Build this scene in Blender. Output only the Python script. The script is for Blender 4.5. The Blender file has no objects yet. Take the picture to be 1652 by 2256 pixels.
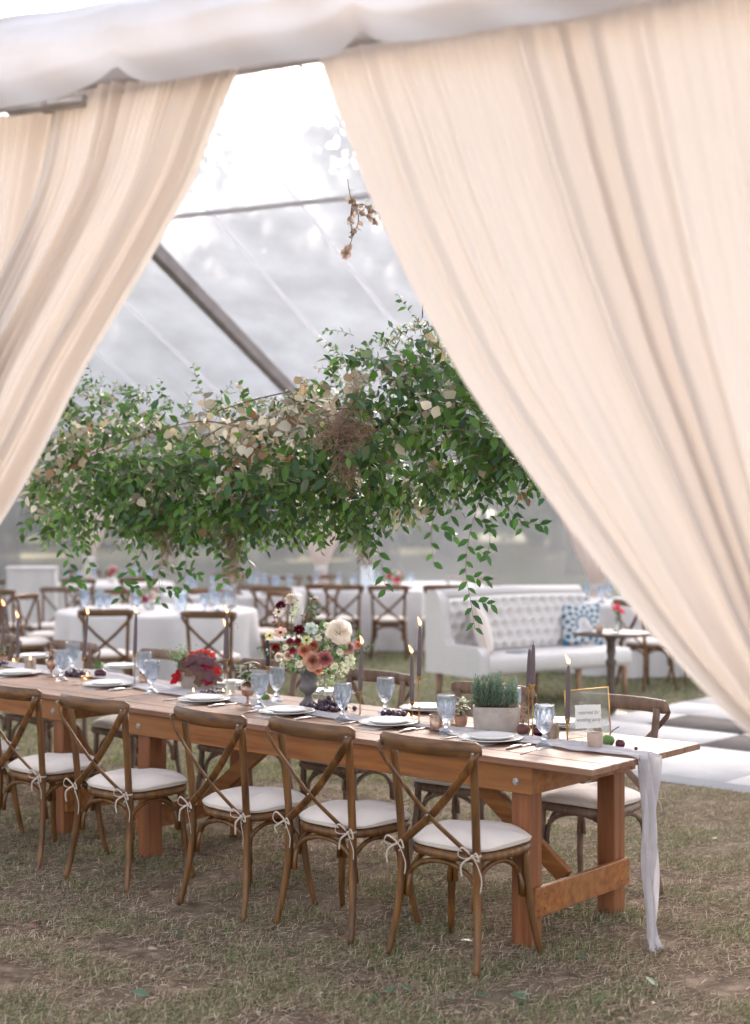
import bpy, math, random
import numpy as np
from mathutils import Vector, Matrix
random.seed(7); np.random.seed(7)
R = math.radians
S = bpy.context.scene
COL = S.collection
# ------------------------------------------------------------------ camera, world, sun, exposure
FOC, CX, CY, EYE = 3230.0, 826.0, 1127.5, 1.75     # photo measured at 1652 px wide: focal length, centre, eye height (m)
cd = bpy.data.cameras.new('camera'); cam = bpy.data.objects.new('camera', cd); COL.objects.link(cam)
cam.location = (0, 0, EYE); cam.rotation_euler = (R(90), 0, 0)
cd.sensor_fit = 'HORIZONTAL'; cd.sensor_width = 36.0; cd.lens = 36.0 * FOC / 1652.0
cd.clip_start = 0.05; cd.clip_end = 600
cd.dof.use_dof = True; cd.dof.focus_distance = 6.3; cd.dof.aperture_fstop = 2.3
S.camera = cam
W = bpy.data.worlds.new('World'); S.world = W; W.use_nodes = True
SUN_EL, SUN_AZ = R(27), R(14)         # sun low, ahead of the camera and a little to the right
nt = W.node_tree; bg = nt.nodes['Background']
sk = nt.nodes.new('ShaderNodeTexSky'); sk.sky_type = 'NISHITA'; sk.sun_disc = False
sk.sun_elevation = SUN_EL; sk.sun_rotation = SUN_AZ; sk.air_density = 1.0; sk.dust_density = 3.5; sk.ozone_density = 1.5
hs0 = nt.nodes.new('ShaderNodeHueSaturation'); hs0.inputs['Saturation'].default_value = 0.42   # thin bright evening overcast
wm0 = nt.nodes.new('ShaderNodeMix'); wm0.data_type = 'RGBA'; wm0.blend_type = 'MULTIPLY'; wm0.inputs['Factor'].default_value = 1.0; wm0.inputs[7].default_value = (1.06, 1.0, 0.965, 1)
nt.links.new(sk.outputs[0], hs0.inputs['Color']); nt.links.new(hs0.outputs[0], wm0.inputs[6]); nt.links.new(wm0.outputs[2], bg.inputs[0]); bg.inputs[1].default_value = 0.15
sl = bpy.data.lights.new('sun', 'SUN'); sun = bpy.data.objects.new('sun', sl); COL.objects.link(sun)
sl.energy = 1.1; sl.angle = R(22); sl.color = (1.0, 0.90, 0.79)
sun.location = (0, 0, 30)
sd = Vector((math.sin(SUN_AZ) * math.cos(SUN_EL), math.cos(SUN_AZ) * math.cos(SUN_EL), math.sin(SUN_EL)))
sun.rotation_euler = (-sd).to_track_quat('-Z', 'Y').to_euler()
S.view_settings.view_transform = 'Standard'; S.view_settings.look = 'None'
S.view_settings.exposure = 2.08; S.view_settings.gamma = 1.0; S.view_settings.use_curve_mapping = False
S.render.engine = 'CYCLES'
S.cycles.use_denoising = True
S.cycles.max_bounces = 10; S.cycles.transparent_max_bounces = 24; S.cycles.sample_clamp_indirect = 6

# ------------------------------------------------------------------ measuring helpers
def G(x, y, z=0.0):                   # the point of the horizontal plane at height z seen at photo point (x, y)
    Y = (EYE - z) * FOC / (y - CY)
    return Vector(((x - CX) * Y / FOC, Y, z))
def AT(x, y, Y):
    return Vector(((x - CX) * Y / FOC, Y, EYE - (y - CY) * Y / FOC))
U = Vector((-0.7555, 0.655, 0)); V = Vector((0.655, 0.7555, 0))      # along / across the long table
TZ = 0.765
ROT_T = math.atan2(-0.655, 0.7555)

# ------------------------------------------------------------------ materials
def new_mat(name):
    m = bpy.data.materials.new(name); m.use_nodes = True
    return m, m.node_tree, m.node_tree.nodes['Principled BSDF']
def coords(nt, scale=(1, 1, 1), obj=True):
    tc = nt.nodes.new('ShaderNodeTexCoord'); mp = nt.nodes.new('ShaderNodeMapping')
    mp.inputs['Scale'].default_value = scale
    nt.links.new(tc.outputs['Object'], mp.inputs[0])
    oi = nt.nodes.new('ShaderNodeObjectInfo'); ad = nt.nodes.new('ShaderNodeVectorMath'); ad.operation = 'MULTIPLY_ADD'
    cb = nt.nodes.new('ShaderNodeCombineXYZ')
    for i in range(3): nt.links.new(oi.outputs['Random'], cb.inputs[i])
    nt.links.new(cb.outputs[0], ad.inputs[0]); ad.inputs[1].default_value = (37, 17, 53)
    nt.links.new(mp.outputs[0], ad.inputs[2])
    return ad.outputs[0]
def noise(nt, vec, scale, detail=4, rough=0.55):
    n = nt.nodes.new('ShaderNodeTexNoise'); n.inputs['Scale'].default_value = scale
    n.inputs['Detail'].default_value = detail; n.inputs['Roughness'].default_value = rough
    nt.links.new(vec, n.inputs['Vector']); return n.outputs['Fac']
def ramp(nt, fac, stops):
    r = nt.nodes.new('ShaderNodeValToRGB'); e = r.color_ramp.elements
    while len(e) < len(stops): e.new(0.5)
    for el, (p, c) in zip(e, stops): el.position = p; el.color = (*c, 1)
    nt.links.new(fac, r.inputs[0]); return r.outputs[0]
def bump(nt, b, h, strength=0.3, dist=0.01):
    n = nt.nodes.new('ShaderNodeBump'); n.inputs['Strength'].default_value = strength; n.inputs['Distance'].default_value = dist
    nt.links.new(h, n.inputs['Height']); nt.links.new(n.outputs[0], b.inputs['Normal'])
def mat(name, c1, c2=None, scale=8, stretch=(1, 1, 1), rough=0.6, metal=0.0, bmp=0.0, bdist=0.005, spec=None, lo=0.35, hi=0.65, trans=0.0, tcol=None, sheen=0.0):
    m, nt, b = new_mat(name)
    c2 = c2 or c1
    v = coords(nt, stretch); f = noise(nt, v, scale)
    nt.links.new(ramp(nt, f, [(lo, c1), (hi, c2)]), b.inputs['Base Color'])
    b.inputs['Roughness'].default_value = rough; b.inputs['Metallic'].default_value = metal
    if spec is not None: b.inputs['Specular IOR Level'].default_value = spec
    if bmp: bump(nt, b, noise(nt, v, scale * 3, 5), bmp, bdist)
    if trans:
        tr = nt.nodes.new('ShaderNodeBsdfTranslucent'); tr.inputs[0].default_value = (*(tcol or c1), 1)
        mx = nt.nodes.new('ShaderNodeMixShader'); mx.inputs[0].default_value = trans
        out = nt.nodes['Material Output']
        nt.links.new(b.outputs[0], mx.inputs[1]); nt.links.new(tr.outputs[0], mx.inputs[2]); nt.links.new(mx.outputs[0], out.inputs[0])
    return m
def wood(name, dark, mid, light, stretch, rough=0.45, gs=26, wear=None):
    m, nt, b = new_mat(name)
    v = coords(nt, stretch)
    f = noise(nt, v, gs, 6, 0.62)
    col = ramp(nt, f, [(0.28, dark), (0.5, mid), (0.74, light)])
    v2 = coords(nt, (1, 1, 1)); g = noise(nt, v2, 3.3, 5, 0.6)
    mx = nt.nodes.new('ShaderNodeMix'); mx.data_type = 'RGBA'; mx.blend_type = 'MIX'
    r2 = ramp(nt, g, [(0.42, (0, 0, 0)), (0.72, (0.75, 0.75, 0.75))])
    nt.links.new(r2, mx.inputs['Factor']); nt.links.new(col, mx.inputs[6]); mx.inputs[7].default_value = (*(wear or light), 1)
    nt.links.new(mx.outputs[2], b.inputs['Base Color'])
    b.inputs['Roughness'].default_value = rough
    bump(nt, b, f, 0.25, 0.002)
    return m
def tint_mat(name, rough=0.5, trans=0.3, back=0.25, spec=0.4):
    # colour comes with each leaf; undersides are paler, leaves let light through
    m, nt, b = new_mat(name)
    at = nt.nodes.new('ShaderNodeAttribute'); at.attribute_name = 'tint'
    geo = nt.nodes.new('ShaderNodeNewGeometry')
    mx = nt.nodes.new('ShaderNodeMix'); mx.data_type = 'RGBA'
    ml = nt.nodes.new('ShaderNodeMath'); ml.operation = 'MULTIPLY'; ml.inputs[1].default_value = back
    nt.links.new(geo.outputs['Backfacing'], ml.inputs[0]); nt.links.new(ml.outputs[0], mx.inputs['Factor'])
    nt.links.new(at.outputs['Color'], mx.inputs[6]); mx.inputs[7].default_value = (0.42, 0.46, 0.36, 1)
    nt.links.new(mx.outputs[2], b.inputs['Base Color']); b.inputs['Roughness'].default_value = rough
    b.inputs['Specular IOR Level'].default_value = spec
    tr = nt.nodes.new('ShaderNodeBsdfTranslucent'); hs = nt.nodes.new('ShaderNodeHueSaturation')
    hs.inputs['Value'].default_value = 1.5; hs.inputs['Saturation'].default_value = 1.1
    nt.links.new(mx.outputs[2], hs.inputs['Color']); nt.links.new(hs.outputs[0], tr.inputs[0])
    ms = nt.nodes.new('ShaderNodeMixShader'); ms.inputs[0].default_value = trans
    nt.links.new(b.outputs[0], ms.inputs[1]); nt.links.new(tr.outputs[0], ms.inputs[2])
    nt.links.new(ms.outputs[0], nt.nodes['Material Output'].inputs[0])
    return m
def glass(name, col, clear=0.35, rough=0.06):
    m, nt, b = new_mat(name)
    b.inputs['Base Color'].default_value = (*col, 1); b.inputs['Roughness'].default_value = rough
    b.inputs['Transmission Weight'].default_value = 0.93; b.inputs['IOR'].default_value = 1.5
    tr = nt.nodes.new('ShaderNodeBsdfTransparent'); tr.inputs[0].default_value = (*[0.3 + 0.7 * c for c in col], 1)
    ms = nt.nodes.new('ShaderNodeMixShader'); ms.inputs[0].default_value = clear
    nt.links.new(b.outputs[0], ms.inputs[1]); nt.links.new(tr.outputs[0], ms.inputs[2])
    nt.links.new(ms.outputs[0], nt.nodes['Material Output'].inputs[0])
    return m
def vinyl(name, milk=0.2, col=(0.8, 0.83, 0.88), gloss=0.05, haze=(0.32, 1.06, 0.20)):
    m, nt, b = new_mat(name)
    nt.nodes.remove(b)
    tr = nt.nodes.new('ShaderNodeBsdfTransparent'); tr.inputs[0].default_value = (0.97, 0.98, 1, 1)
    df = nt.nodes.new('ShaderNodeBsdfDiffuse'); df.inputs[0].default_value = (*col, 1)
    tl = nt.nodes.new('ShaderNodeBsdfTranslucent'); tl.inputs[0].default_value = (*col, 1)
    gl = nt.nodes.new('ShaderNodeBsdfGlossy'); gl.inputs[1].default_value = 0.12
    a = nt.nodes.new('ShaderNodeMixShader'); a.inputs[0].default_value = 0.5
    nt.links.new(df.outputs[0], a.inputs[1]); nt.links.new(tl.outputs[0], a.inputs[2])
    c = nt.nodes.new('ShaderNodeMixShader')
    v = coords(nt, (1, 1, 1)); f = noise(nt, v, 1.6, 4)
    rr = nt.nodes.new('ShaderNodeMapRange'); rr.inputs['To Min'].default_value = milk * 0.6; rr.inputs['To Max'].default_value = milk * 1.4
    nt.links.new(f, rr.inputs[0]); nt.links.new(rr.outputs[0], c.inputs[0])
    rf = nt.nodes.new('ShaderNodeBsdfRefraction'); rf.inputs['Color'].default_value = (0.97, 0.97, 1, 1); rf.inputs['IOR'].default_value = haze[1]; rf.inputs['Roughness'].default_value = haze[2]
    hz = nt.nodes.new('ShaderNodeMixShader'); hz.inputs[0].default_value = haze[0]; nt.links.new(tr.outputs[0], hz.inputs[1]); nt.links.new(rf.outputs[0], hz.inputs[2])
    nt.links.new(hz.outputs[0], c.inputs[1]); nt.links.new(a.outputs[0], c.inputs[2])
    d = nt.nodes.new('ShaderNodeMixShader'); d.inputs[0].default_value = gloss
    nt.links.new(c.outputs[0], d.inputs[1]); nt.links.new(gl.outputs[0], d.inputs[2])
    nt.links.new(d.outputs[0], nt.nodes['Material Output'].inputs[0])
    return m
def emit(name, c, s):
    m, nt, b = new_mat(name)
    b.inputs['Base Color'].default_value = (*c, 1); b.inputs['Emission Color'].default_value = (*c, 1); b.inputs['Emission Strength'].default_value = s
    return m

M = {}
M['chair'] = wood('chair_wood', (0.025, 0.010, 0.003), (0.120, 0.049, 0.012), (0.29, 0.125, 0.030), (1, 1, 0.10), 0.40, 38, (0.19, 0.092, 0.032))
M['rail'] = wood('chair_rail_wood', (0.025, 0.010, 0.003), (0.112, 0.046, 0.012), (0.26, 0.112, 0.030), (0.10, 1, 1), 0.40, 38, (0.20, 0.107, 0.048))
M['weathered'] = wood('weathered_chair_wood', (0.06, 0.035, 0.022), (0.17, 0.10, 0.066), (0.30, 0.20, 0.145), (1, 1, 0.15), 0.55, 30, (0.27, 0.20, 0.16))
M['cedar_x'] = wood('cedar_board', (0.13, 0.036, 0.008), (0.30, 0.105, 0.024), (0.46, 0.195, 0.050), (0.06, 1, 1), 0.5, 24, (0.27, 0.125, 0.045))
M['cedar_z'] = wood('cedar_leg', (0.09, 0.026, 0.010), (0.235, 0.078, 0.026), (0.37, 0.145, 0.050), (1, 1, 0.06), 0.5, 24, (0.24, 0.095, 0.040))
M['plank'] = wood('table_plank', (0.11, 0.050, 0.03), (0.24, 0.125, 0.078), (0.36, 0.21, 0.14), (0.05, 1, 1), 0.50, 22, (0.31, 0.19, 0.13))
M['plank'].node_tree.nodes['Principled BSDF'].inputs['Specular IOR Level'].default_value = 0.3
M['cushion'] = mat('cushion_canvas', (0.70, 0.63, 0.575), (0.76, 0.69, 0.635), 6, rough=0.95, bmp=0.15)
M['tie'] = mat('canvas_tie', (0.50, 0.42, 0.35), (0.60, 0.52, 0.44), 30, rough=0.95)
M['cloth'] = mat('white_linen', (0.62, 0.59, 0.58), (0.68, 0.65, 0.64), 4, rough=0.95, bmp=0.1)
M['runner'] = mat('gauze_runner', (0.56, 0.53, 0.56), (0.66, 0.63, 0.65), 14, rough=0.95, bmp=0.3, trans=0.25, tcol=(0.75, 0.72, 0.73))
M['ceramic'] = mat('ivory_ceramic', (0.80, 0.78, 0.76), rough=0.18)
M['napkin'] = mat('linen_napkin', (0.66, 0.60, 0.57), (0.74, 0.69, 0.66), 12, rough=0.95, bmp=0.2)
M['silver'] = mat('silver_cutlery', (0.75, 0.70, 0.66), rough=0.22, metal=1.0)
M['brass'] = mat('aged_brass', (0.42, 0.25, 0.08), (0.62, 0.40, 0.15), 30, rough=0.32, metal=1.0)
M['steel'] = mat('galvanised_steel', (0.42, 0.42, 0.42), (0.55, 0.55, 0.55), 9, rough=0.42, metal=0.8)
M['wax'] = mat('mauve_grey_wax', (0.115, 0.085, 0.092), (0.145, 0.105, 0.115), 12, rough=0.5)
M['wax_dark'] = mat('charcoal_wax', (0.03, 0.024, 0.026), rough=0.5)
M['wax_white'] = mat('white_wax', (0.80, 0.70, 0.60), rough=0.5, trans=0.4, tcol=(1.0, 0.7, 0.45))
M['wick'] = mat('wick', (0.02, 0.015, 0.012))
M['flame'] = emit('flame', (1.0, 0.33, 0.10), 2.2)
M['flame_core'] = emit('flame_core', (1.0, 0.50, 0.20), 2.6)
M['blue_glass'] = glass('blue_pressed_glass', (0.80, 0.87, 0.95), 0.18, 0.02)
M['pale_glass'] = glass('pale_glass', (0.88, 0.93, 0.93), 0.5)
M['mercury'] = mat('mercury_glass', (0.34, 0.19, 0.12), (0.62, 0.46, 0.37), 55, rough=0.25, metal=0.55, lo=0.4, hi=0.6)
M['frost'] = mat('frosted_votive_glass', (0.48, 0.42, 0.38), (0.60, 0.55, 0.51), 50, rough=0.4, trans=0.5, tcol=(0.7, 0.55, 0.45))
M['bark'] = mat('birch_bark', (0.24, 0.16, 0.11), (0.56, 0.46, 0.37), 26, (1, 1, 0.4), rough=0.85, bmp=0.8, bdist=0.004)
M['concrete'] = mat('cast_concrete', (0.40, 0.345, 0.30), (0.50, 0.44, 0.39), 16, rough=0.9, bmp=0.5, bdist=0.003)
M['lead'] = mat('grey_urn_metal', (0.10, 0.095, 0.10), (0.19, 0.175, 0.18), 18, rough=0.75, bmp=0.4, bdist=0.003)
M['terracotta'] = mat('washed_terracotta', (0.36, 0.17, 0.11), (0.50, 0.33, 0.25), 24, rough=0.85, bmp=0.3)
M['soil'] = mat('mossy_soil', (0.10, 0.045, 0.015), (0.22, 0.13, 0.05), 60, rough=1.0, bmp=1.0, bdist=0.01)
M['moss'] = mat('spanish_moss', (0.34, 0.22, 0.155), (0.50, 0.36, 0.27), 30, rough=1.0)
M['twig'] = mat('twig', (0.12, 0.065, 0.04), (0.22, 0.13, 0.085), 30, rough=0.85)
M['grape'] = mat('dark_grape', (0.035, 0.012, 0.030), (0.075, 0.04, 0.075), 30, rough=0.35)
M['aubergine'] = mat('aubergine', (0.07, 0.008, 0.022), rough=0.12)
M['fig'] = mat('brown_fig', (0.10, 0.035, 0.028), (0.17, 0.07, 0.05), 30, rough=0.45)
M['greenfruit'] = mat('green_fruit', (0.09, 0.19, 0.04), (0.14, 0.26, 0.07), 20, rough=0.35)
M['paper'] = mat('deckled_paper', (0.76, 0.75, 0.72), (0.80, 0.79, 0.76), 20, rough=0.95)
M['ink'] = mat('grey_ink', (0.22, 0.20, 0.19), rough=0.9)
M['gold'] = mat('gold_frame', (0.75, 0.42, 0.13), rough=0.28, metal=1.0)
M['curtain'] = None
M['valance'] = mat('white_canopy_canvas', (0.64, 0.63, 0.65), (0.70, 0.69, 0.71), 5, rough=0.9, bmp=0.25, bdist=0.01, trans=0.15, tcol=(0.9, 0.8, 0.75))
M['pole'] = mat('tent_aluminium', (0.42, 0.40, 0.40), (0.50, 0.48, 0.48), 6, rough=0.55, metal=0.2)
M['beam'] = mat('tent_rafter', (0.20, 0.175, 0.17), (0.26, 0.235, 0.23), 5, rough=0.6, metal=0.2)
M['vinyl_roof'] = vinyl('clear_vinyl_roof', 0.50, (0.64, 0.68, 0.77))
M['vinyl_wall'] = vinyl('clear_vinyl_wall', 0.26, (0.56, 0.60, 0.64), haze=(0.25, 1.04, 0.25))
M['seam'] = mat('welded_seam', (0.56, 0.56, 0.60), rough=0.5, trans=0.4, tcol=(0.66, 0.66, 0.70))
M['leaf'] = tint_mat('leaf', 0.42, 0.30, 0.30)
M['petal'] = tint_mat('petal', 0.7, 0.35, 0.0, 0.2)
M['grass'] = tint_mat('grass_blade', 0.75, 0.25, 0.0, 0.15)
M['treeleaf'] = tint_mat('tree_leaf', 0.7, 0.35, 0.0, 0.2)
M['treebark'] = mat('tree_bark', (0.075, 0.06, 0.05), (0.14, 0.115, 0.10), 5, (1, 1, 0.3), rough=0.95, bmp=0.6, bdist=0.05)
M['floor_white'] = mat('white_dance_panel', (0.40, 0.39, 0.395), (0.50, 0.49, 0.49), 2, rough=0.7, spec=0.12)
M['floor_dark'] = mat('dark_dance_panel', (0.045, 0.038, 0.040), (0.07, 0.060, 0.063), 3, rough=0.7, spec=0.05)
M['upholstery'] = mat('oatmeal_linen_upholstery', (0.68, 0.645, 0.62), (0.74, 0.705, 0.68), 50, rough=0.95, bmp=0.1)
M['ash'] = mat('ash_leg', (0.30, 0.17, 0.10), (0.40, 0.24, 0.15), 14, (1, 1, 0.2), rough=0.55)
M['iron'] = mat('bronze_table_metal', (0.075, 0.055, 0.045), (0.14, 0.105, 0.085), 18, rough=0.5, metal=0.5)
M['pink_pale'] = mat('blush_trim', (0.62, 0.42, 0.34), rough=0.9)
M['menu'] = mat('menu_card', (0.74, 0.80, 0.82), rough=0.9)
M['slate'] = mat('grey_book', (0.26, 0.28, 0.32), rough=0.7)

def curtain_mat(name, c, tc, tw):
    m, nt, b = new_mat(name)
    v = coords(nt, (1, 1, 1)); f = noise(nt, v, 160, 2)
    b.inputs['Base Color'].default_value = (*c, 1); b.inputs['Roughness'].default_value = 0.85
    b.inputs['Sheen Weight'].default_value = 0.25
    tr = nt.nodes.new('ShaderNodeBsdfTranslucent'); tr.inputs[0].default_value = (*tc, 1)
    ms = nt.nodes.new('ShaderNodeMixShader'); ms.inputs[0].default_value = tw
    nt.links.new(b.outputs[0], ms.inputs[1]); nt.links.new(tr.outputs[0], ms.inputs[2])
    nt.links.new(ms.outputs[0], nt.nodes['Material Output'].inputs[0])
    cr = noise(nt, coords(nt, (1, 1, .35)), 11, 5, 0.6)
    bump(nt, b, cr, 0.14, 0.02)
    return m
M['curtain'] = curtain_mat('cream_curtain', (0.64, 0.61, 0.585), (0.87, 0.70, 0.555), 0.28)
M['far_curtain'] = curtain_mat('pale_far_curtain', (0.76, 0.70, 0.68), (0.85, 0.72, 0.66), 0.4)

def blue_pillow():
    m, nt, b = new_mat('blue_medallion_fabric')
    tc = nt.nodes.new('ShaderNodeTexCoord'); sep = nt.nodes.new('ShaderNodeSeparateXYZ'); nt.links.new(tc.outputs['Object'], sep.inputs[0])
    def mth(op, a, b_=None):
        n = nt.nodes.new('ShaderNodeMath'); n.operation = op
        for i, q in enumerate((a, b_)):
            if q is None: continue
            if isinstance(q, (int, float)): n.inputs[i].default_value = q
            else: nt.links.new(q, n.inputs[i])
        return n.outputs[0]
    x, z = sep.outputs[0], sep.outputs[2]
    r = mth('SQRT', mth('ADD', mth('MULTIPLY', x, x), mth('MULTIPLY', z, z)))
    th = mth('ARCTAN2', z, x)
    pet = mth('MULTIPLY', mth('SINE', mth('MULTIPLY', th, 12.0)), mth('SINE', mth('MULTIPLY', r, 70.0)))
    ring = mth('LESS_THAN', mth('ABSOLUTE', mth('SUBTRACT', r, 0.075)), 0.009)
    corner = mth('GREATER_THAN', r, 0.235)
    dots = mth('GREATER_THAN', pet, 0.12)
    outer = mth('GREATER_THAN', r, 0.095)
    f = mth('MAXIMUM', mth('MAXIMUM', ring, corner), mth('MULTIPLY', dots, outer))
    mx = nt.nodes.new('ShaderNodeMix'); mx.data_type = 'RGBA'; nt.links.new(f, mx.inputs['Factor'])
    mx.inputs[6].default_value = (0.62, 0.62, 0.60, 1); mx.inputs[7].default_value = (0.035, 0.15, 0.26, 1)
    nt.links.new(mx.outputs[2], b.inputs['Base Color']); b.inputs['Roughness'].default_value = 0.9
    return m
M['blue_pillow'] = blue_pillow()

# ------------------------------------------------------------------ object helpers
def props(o, label=None, cat=None, group=None, kind=None):
    if label: o['label'] = label
    if cat: o['category'] = cat
    if group: o['group'] = group
    if kind: o['kind'] = kind
    return o
def empty(name, loc=(0, 0, 0), rz=0.0, label=None, cat=None, group=None):
    o = bpy.data.objects.new(name, None); COL.objects.link(o); o.empty_display_size = 0.1
    o.location = loc; o.rotation_euler = (0, 0, rz)
    return props(o, label, cat, group)
def link(name, me, m, parent=None, loc=None, rot=None):
    if m is not None and not me.materials: me.materials.append(m)
    o = bpy.data.objects.new(name, me); COL.objects.link(o)
    if parent: o.parent = parent
    if loc is not None: o.location = loc
    if rot is not None: o.rotation_euler = rot
    return o
CH = {}
def children(o): return [c for c in bpy.data.objects if c.parent == o]
def kids_of(o, table): return table.get(o.name, [])
def copy_tree(o, table, parent=None):
    c = o.copy(); COL.objects.link(c)
    if parent is not None: c.parent = parent
    for k in table.get(o.name, []): copy_tree(k, table, c)
    return c
def tree_table(root):
    t = {}
    for o in bpy.data.objects:
        if o.parent: t.setdefault(o.parent.name, []).append(o)
    return t
class Proto:                                   # first call hands out the thing itself, later ones copies of it and its parts
    def __init__(self, root): self.root = root; self.table = tree_table(root); self.used = False
    def put(self, loc, rz=0.0, label=None, group=None, scale=None, rot=None):
        if not self.used: o = self.root; self.used = True
        else: o = copy_tree(self.root, self.table)
        o.location = loc; o.rotation_euler = rot if rot is not None else (0, 0, rz)
        if scale is not None: o.scale = scale if hasattr(scale, '__len__') else (scale,) * 3
        if label: o['label'] = label
        if group: o['group'] = group
        return o
    def drop(self):
        pass

class MB:
    def __init__(self): self.v = []; self.f = []; self.c = []; self.col = None
    def add(self, vs, fs):
        n = len(self.v); self.v += [tuple(p) for p in vs]; self.f += [tuple(i + n for i in f) for f in fs]
        self.c += [self.col or (1, 1, 1)] * len(vs)
    def box(self, c, s, rot=None, bev=0.0):
        x, y, z = s[0] / 2, s[1] / 2, s[2] / 2; c = Vector(c)
        if bev <= 0:
            vs = [Vector((a * x, b * y, d * z)) for a in (-1, 1) for b in (-1, 1) for d in (-1, 1)]
            fs = [(0, 1, 3, 2), (4, 6, 7, 5), (0, 4, 5, 1), (2, 3, 7, 6), (0, 2, 6, 4), (1, 5, 7, 3)]
        else:
            e = min(bev, x * .49, y * .49, z * .49); vs = []; idx = {}
            for a in (-1, 1):
                for b in (-1, 1):
                    for d in (-1, 1):
                        for k, (ex, ey, ez) in enumerate(((0, e, e), (e, 0, e), (e, e, 0))):
                            idx[(a, b, d, k)] = len(vs); vs.append(Vector((a * (x - ex), b * (y - ey), d * (z - ez))))
            fs = []; I = idx
            for s1 in (-1, 1):
                q = [I[(s1, -1, -1, 0)], I[(s1, 1, -1, 0)], I[(s1, 1, 1, 0)], I[(s1, -1, 1, 0)]]; fs.append(q if s1 > 0 else q[::-1])
                q = [I[(-1, s1, -1, 1)], I[(1, s1, -1, 1)], I[(1, s1, 1, 1)], I[(-1, s1, 1, 1)]]; fs.append(q[::-1] if s1 > 0 else q)
                q = [I[(-1, -1, s1, 2)], I[(1, -1, s1, 2)], I[(1, 1, s1, 2)], I[(-1, 1, s1, 2)]]; fs.append(q if s1 > 0 else q[::-1])
            for a in (-1, 1):
                for b in (-1, 1):
                    q = [I[(a, b, -1, 0)], I[(a, b, 1, 0)], I[(a, b, 1, 1)], I[(a, b, -1, 1)]]; fs.append(q if a * b < 0 else q[::-1])
                    q = [I[(a, -1, b, 0)], I[(a, 1, b, 0)], I[(a, 1, b, 2)], I[(a, -1, b, 2)]]; fs.append(q if a * b > 0 else q[::-1])
                    q = [I[(-1, a, b, 1)], I[(1, a, b, 1)], I[(1, a, b, 2)], I[(-1, a, b, 2)]]; fs.append(q if a * b < 0 else q[::-1])
                    for d in (-1, 1):
                        q = [I[(a, b, d, 0)], I[(a, b, d, 1)], I[(a, b, d, 2)]]; fs.append(q if a * b * d > 0 else q[::-1])
        if rot is not None: vs = [rot @ p for p in vs]
        self.add([c + p for p in vs], fs)
    def tube(self, pts, r, seg=8, flat=1.0, up=None, cap=True):
        pts = [Vector(p) for p in pts]; n = len(pts)
        rs = r if hasattr(r, '__len__') else [r] * n
        prev = None; vs = []
        for i, p in enumerate(pts):
            t = (pts[min(i + 1, n - 1)] - pts[max(i - 1, 0)]).normalized()
            if prev is None:
                a = Vector(up) if up is not None else (Vector((0, 0, 1)) if abs(t.z) < 0.9 else Vector((1, 0, 0)))
                x = (a - t * a.dot(t)).normalized()
            else:
                x = (prev - t * prev.dot(t)).normalized()
            prev = x; y = t.cross(x)
            for k in range(seg):
                th = 2 * math.pi * k / seg
                vs.append(p + x * math.cos(th) * rs[i] + y * math.sin(th) * rs[i] * flat)
        fs = []
        for i in range(n - 1):
            for k in range(seg):
                a, b = i * seg + k, i * seg + (k + 1) % seg
                fs.append((a, b, b + seg, a + seg))
        if cap: fs += [tuple(range(seg))[::-1], tuple((n - 1) * seg + k for k in range(seg))]
        self.add(vs, fs)
    def lathe(self, prof, seg=20, c=(0, 0, 0), fn=None, cap=True, closed=False):
        vs = []; c = Vector(c)
        for j, (r, z) in enumerate(prof):
            for k in range(seg):
                th = 2 * math.pi * k / seg; rr = r * (fn(th, z, j) if fn else 1.0)
                vs.append(c + Vector((rr * math.cos(th), rr * math.sin(th), z)))
        fs = []; m = len(prof)
        for j in range(m - 1 if not closed else m):
            j2 = (j + 1) % m
            for k in range(seg):
                k2 = (k + 1) % seg
                fs.append((j * seg + k, j * seg + k2, j2 * seg + k2, j2 * seg + k))
        if cap and not closed: fs += [tuple(range(seg))[::-1], tuple((m - 1) * seg + k for k in range(seg))]
        self.add(vs, fs)
    def ball(self, c, r, seg=10, rings=6, sq=(1, 1, 1)):
        c = Vector(c); prof = []
        vs = [c + Vector((0, 0, -r * sq[2]))]
        for j in range(1, rings):
            ph = math.pi * j / rings
            for k in range(seg):
                th = 2 * math.pi * k / seg
                vs.append(c + Vector((r * sq[0] * math.sin(ph) * math.cos(th), r * sq[1] * math.sin(ph) * math.sin(th), -r * sq[2] * math.cos(ph))))
        vs.append(c + Vector((0, 0, r * sq[2]))); fs = []
        for k in range(seg): fs.append((0, 1 + (k + 1) % seg, 1 + k))
        for j in range(rings - 2):
            for k in range(seg):
                a, b = 1 + j * seg + k, 1 + j * seg + (k + 1) % seg
                fs.append((a, b, b + seg, a + seg))
        L = len(vs) - 1
        for k in range(seg): fs.append((L, 1 + (rings - 2) * seg + k, 1 + (rings - 2) * seg + (k + 1) % seg))
        self.add(vs, fs)
    def grid(self, fn, nu, nv, close_u=False):
        vs = [fn(i / nu, j / nv) for j in range(nv + 1) for i in range(nu + 1)]
        fs = [(j * (nu + 1) + i, j * (nu + 1) + i + 1, (j + 1) * (nu + 1) + i + 1, (j + 1) * (nu + 1) + i) for j in range(nv) for i in range(nu)]
        self.add(vs, fs)
    def mesh(self, name, smooth=True, tint=False):
        me = bpy.data.meshes.new(name); me.from_pydata(self.v, [], self.f)
        if smooth: me.polygons.foreach_set('use_smooth', [True] * len(me.polygons))
        if tint:
            a = me.color_attributes.new('tint', 'FLOAT_COLOR', 'POINT')
            arr = np.ones((len(self.v), 4), dtype=np.float32); arr[:, :3] = np.array(self.c); a.data.foreach_set('color', arr.ravel())
        me.update(); return me
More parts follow.
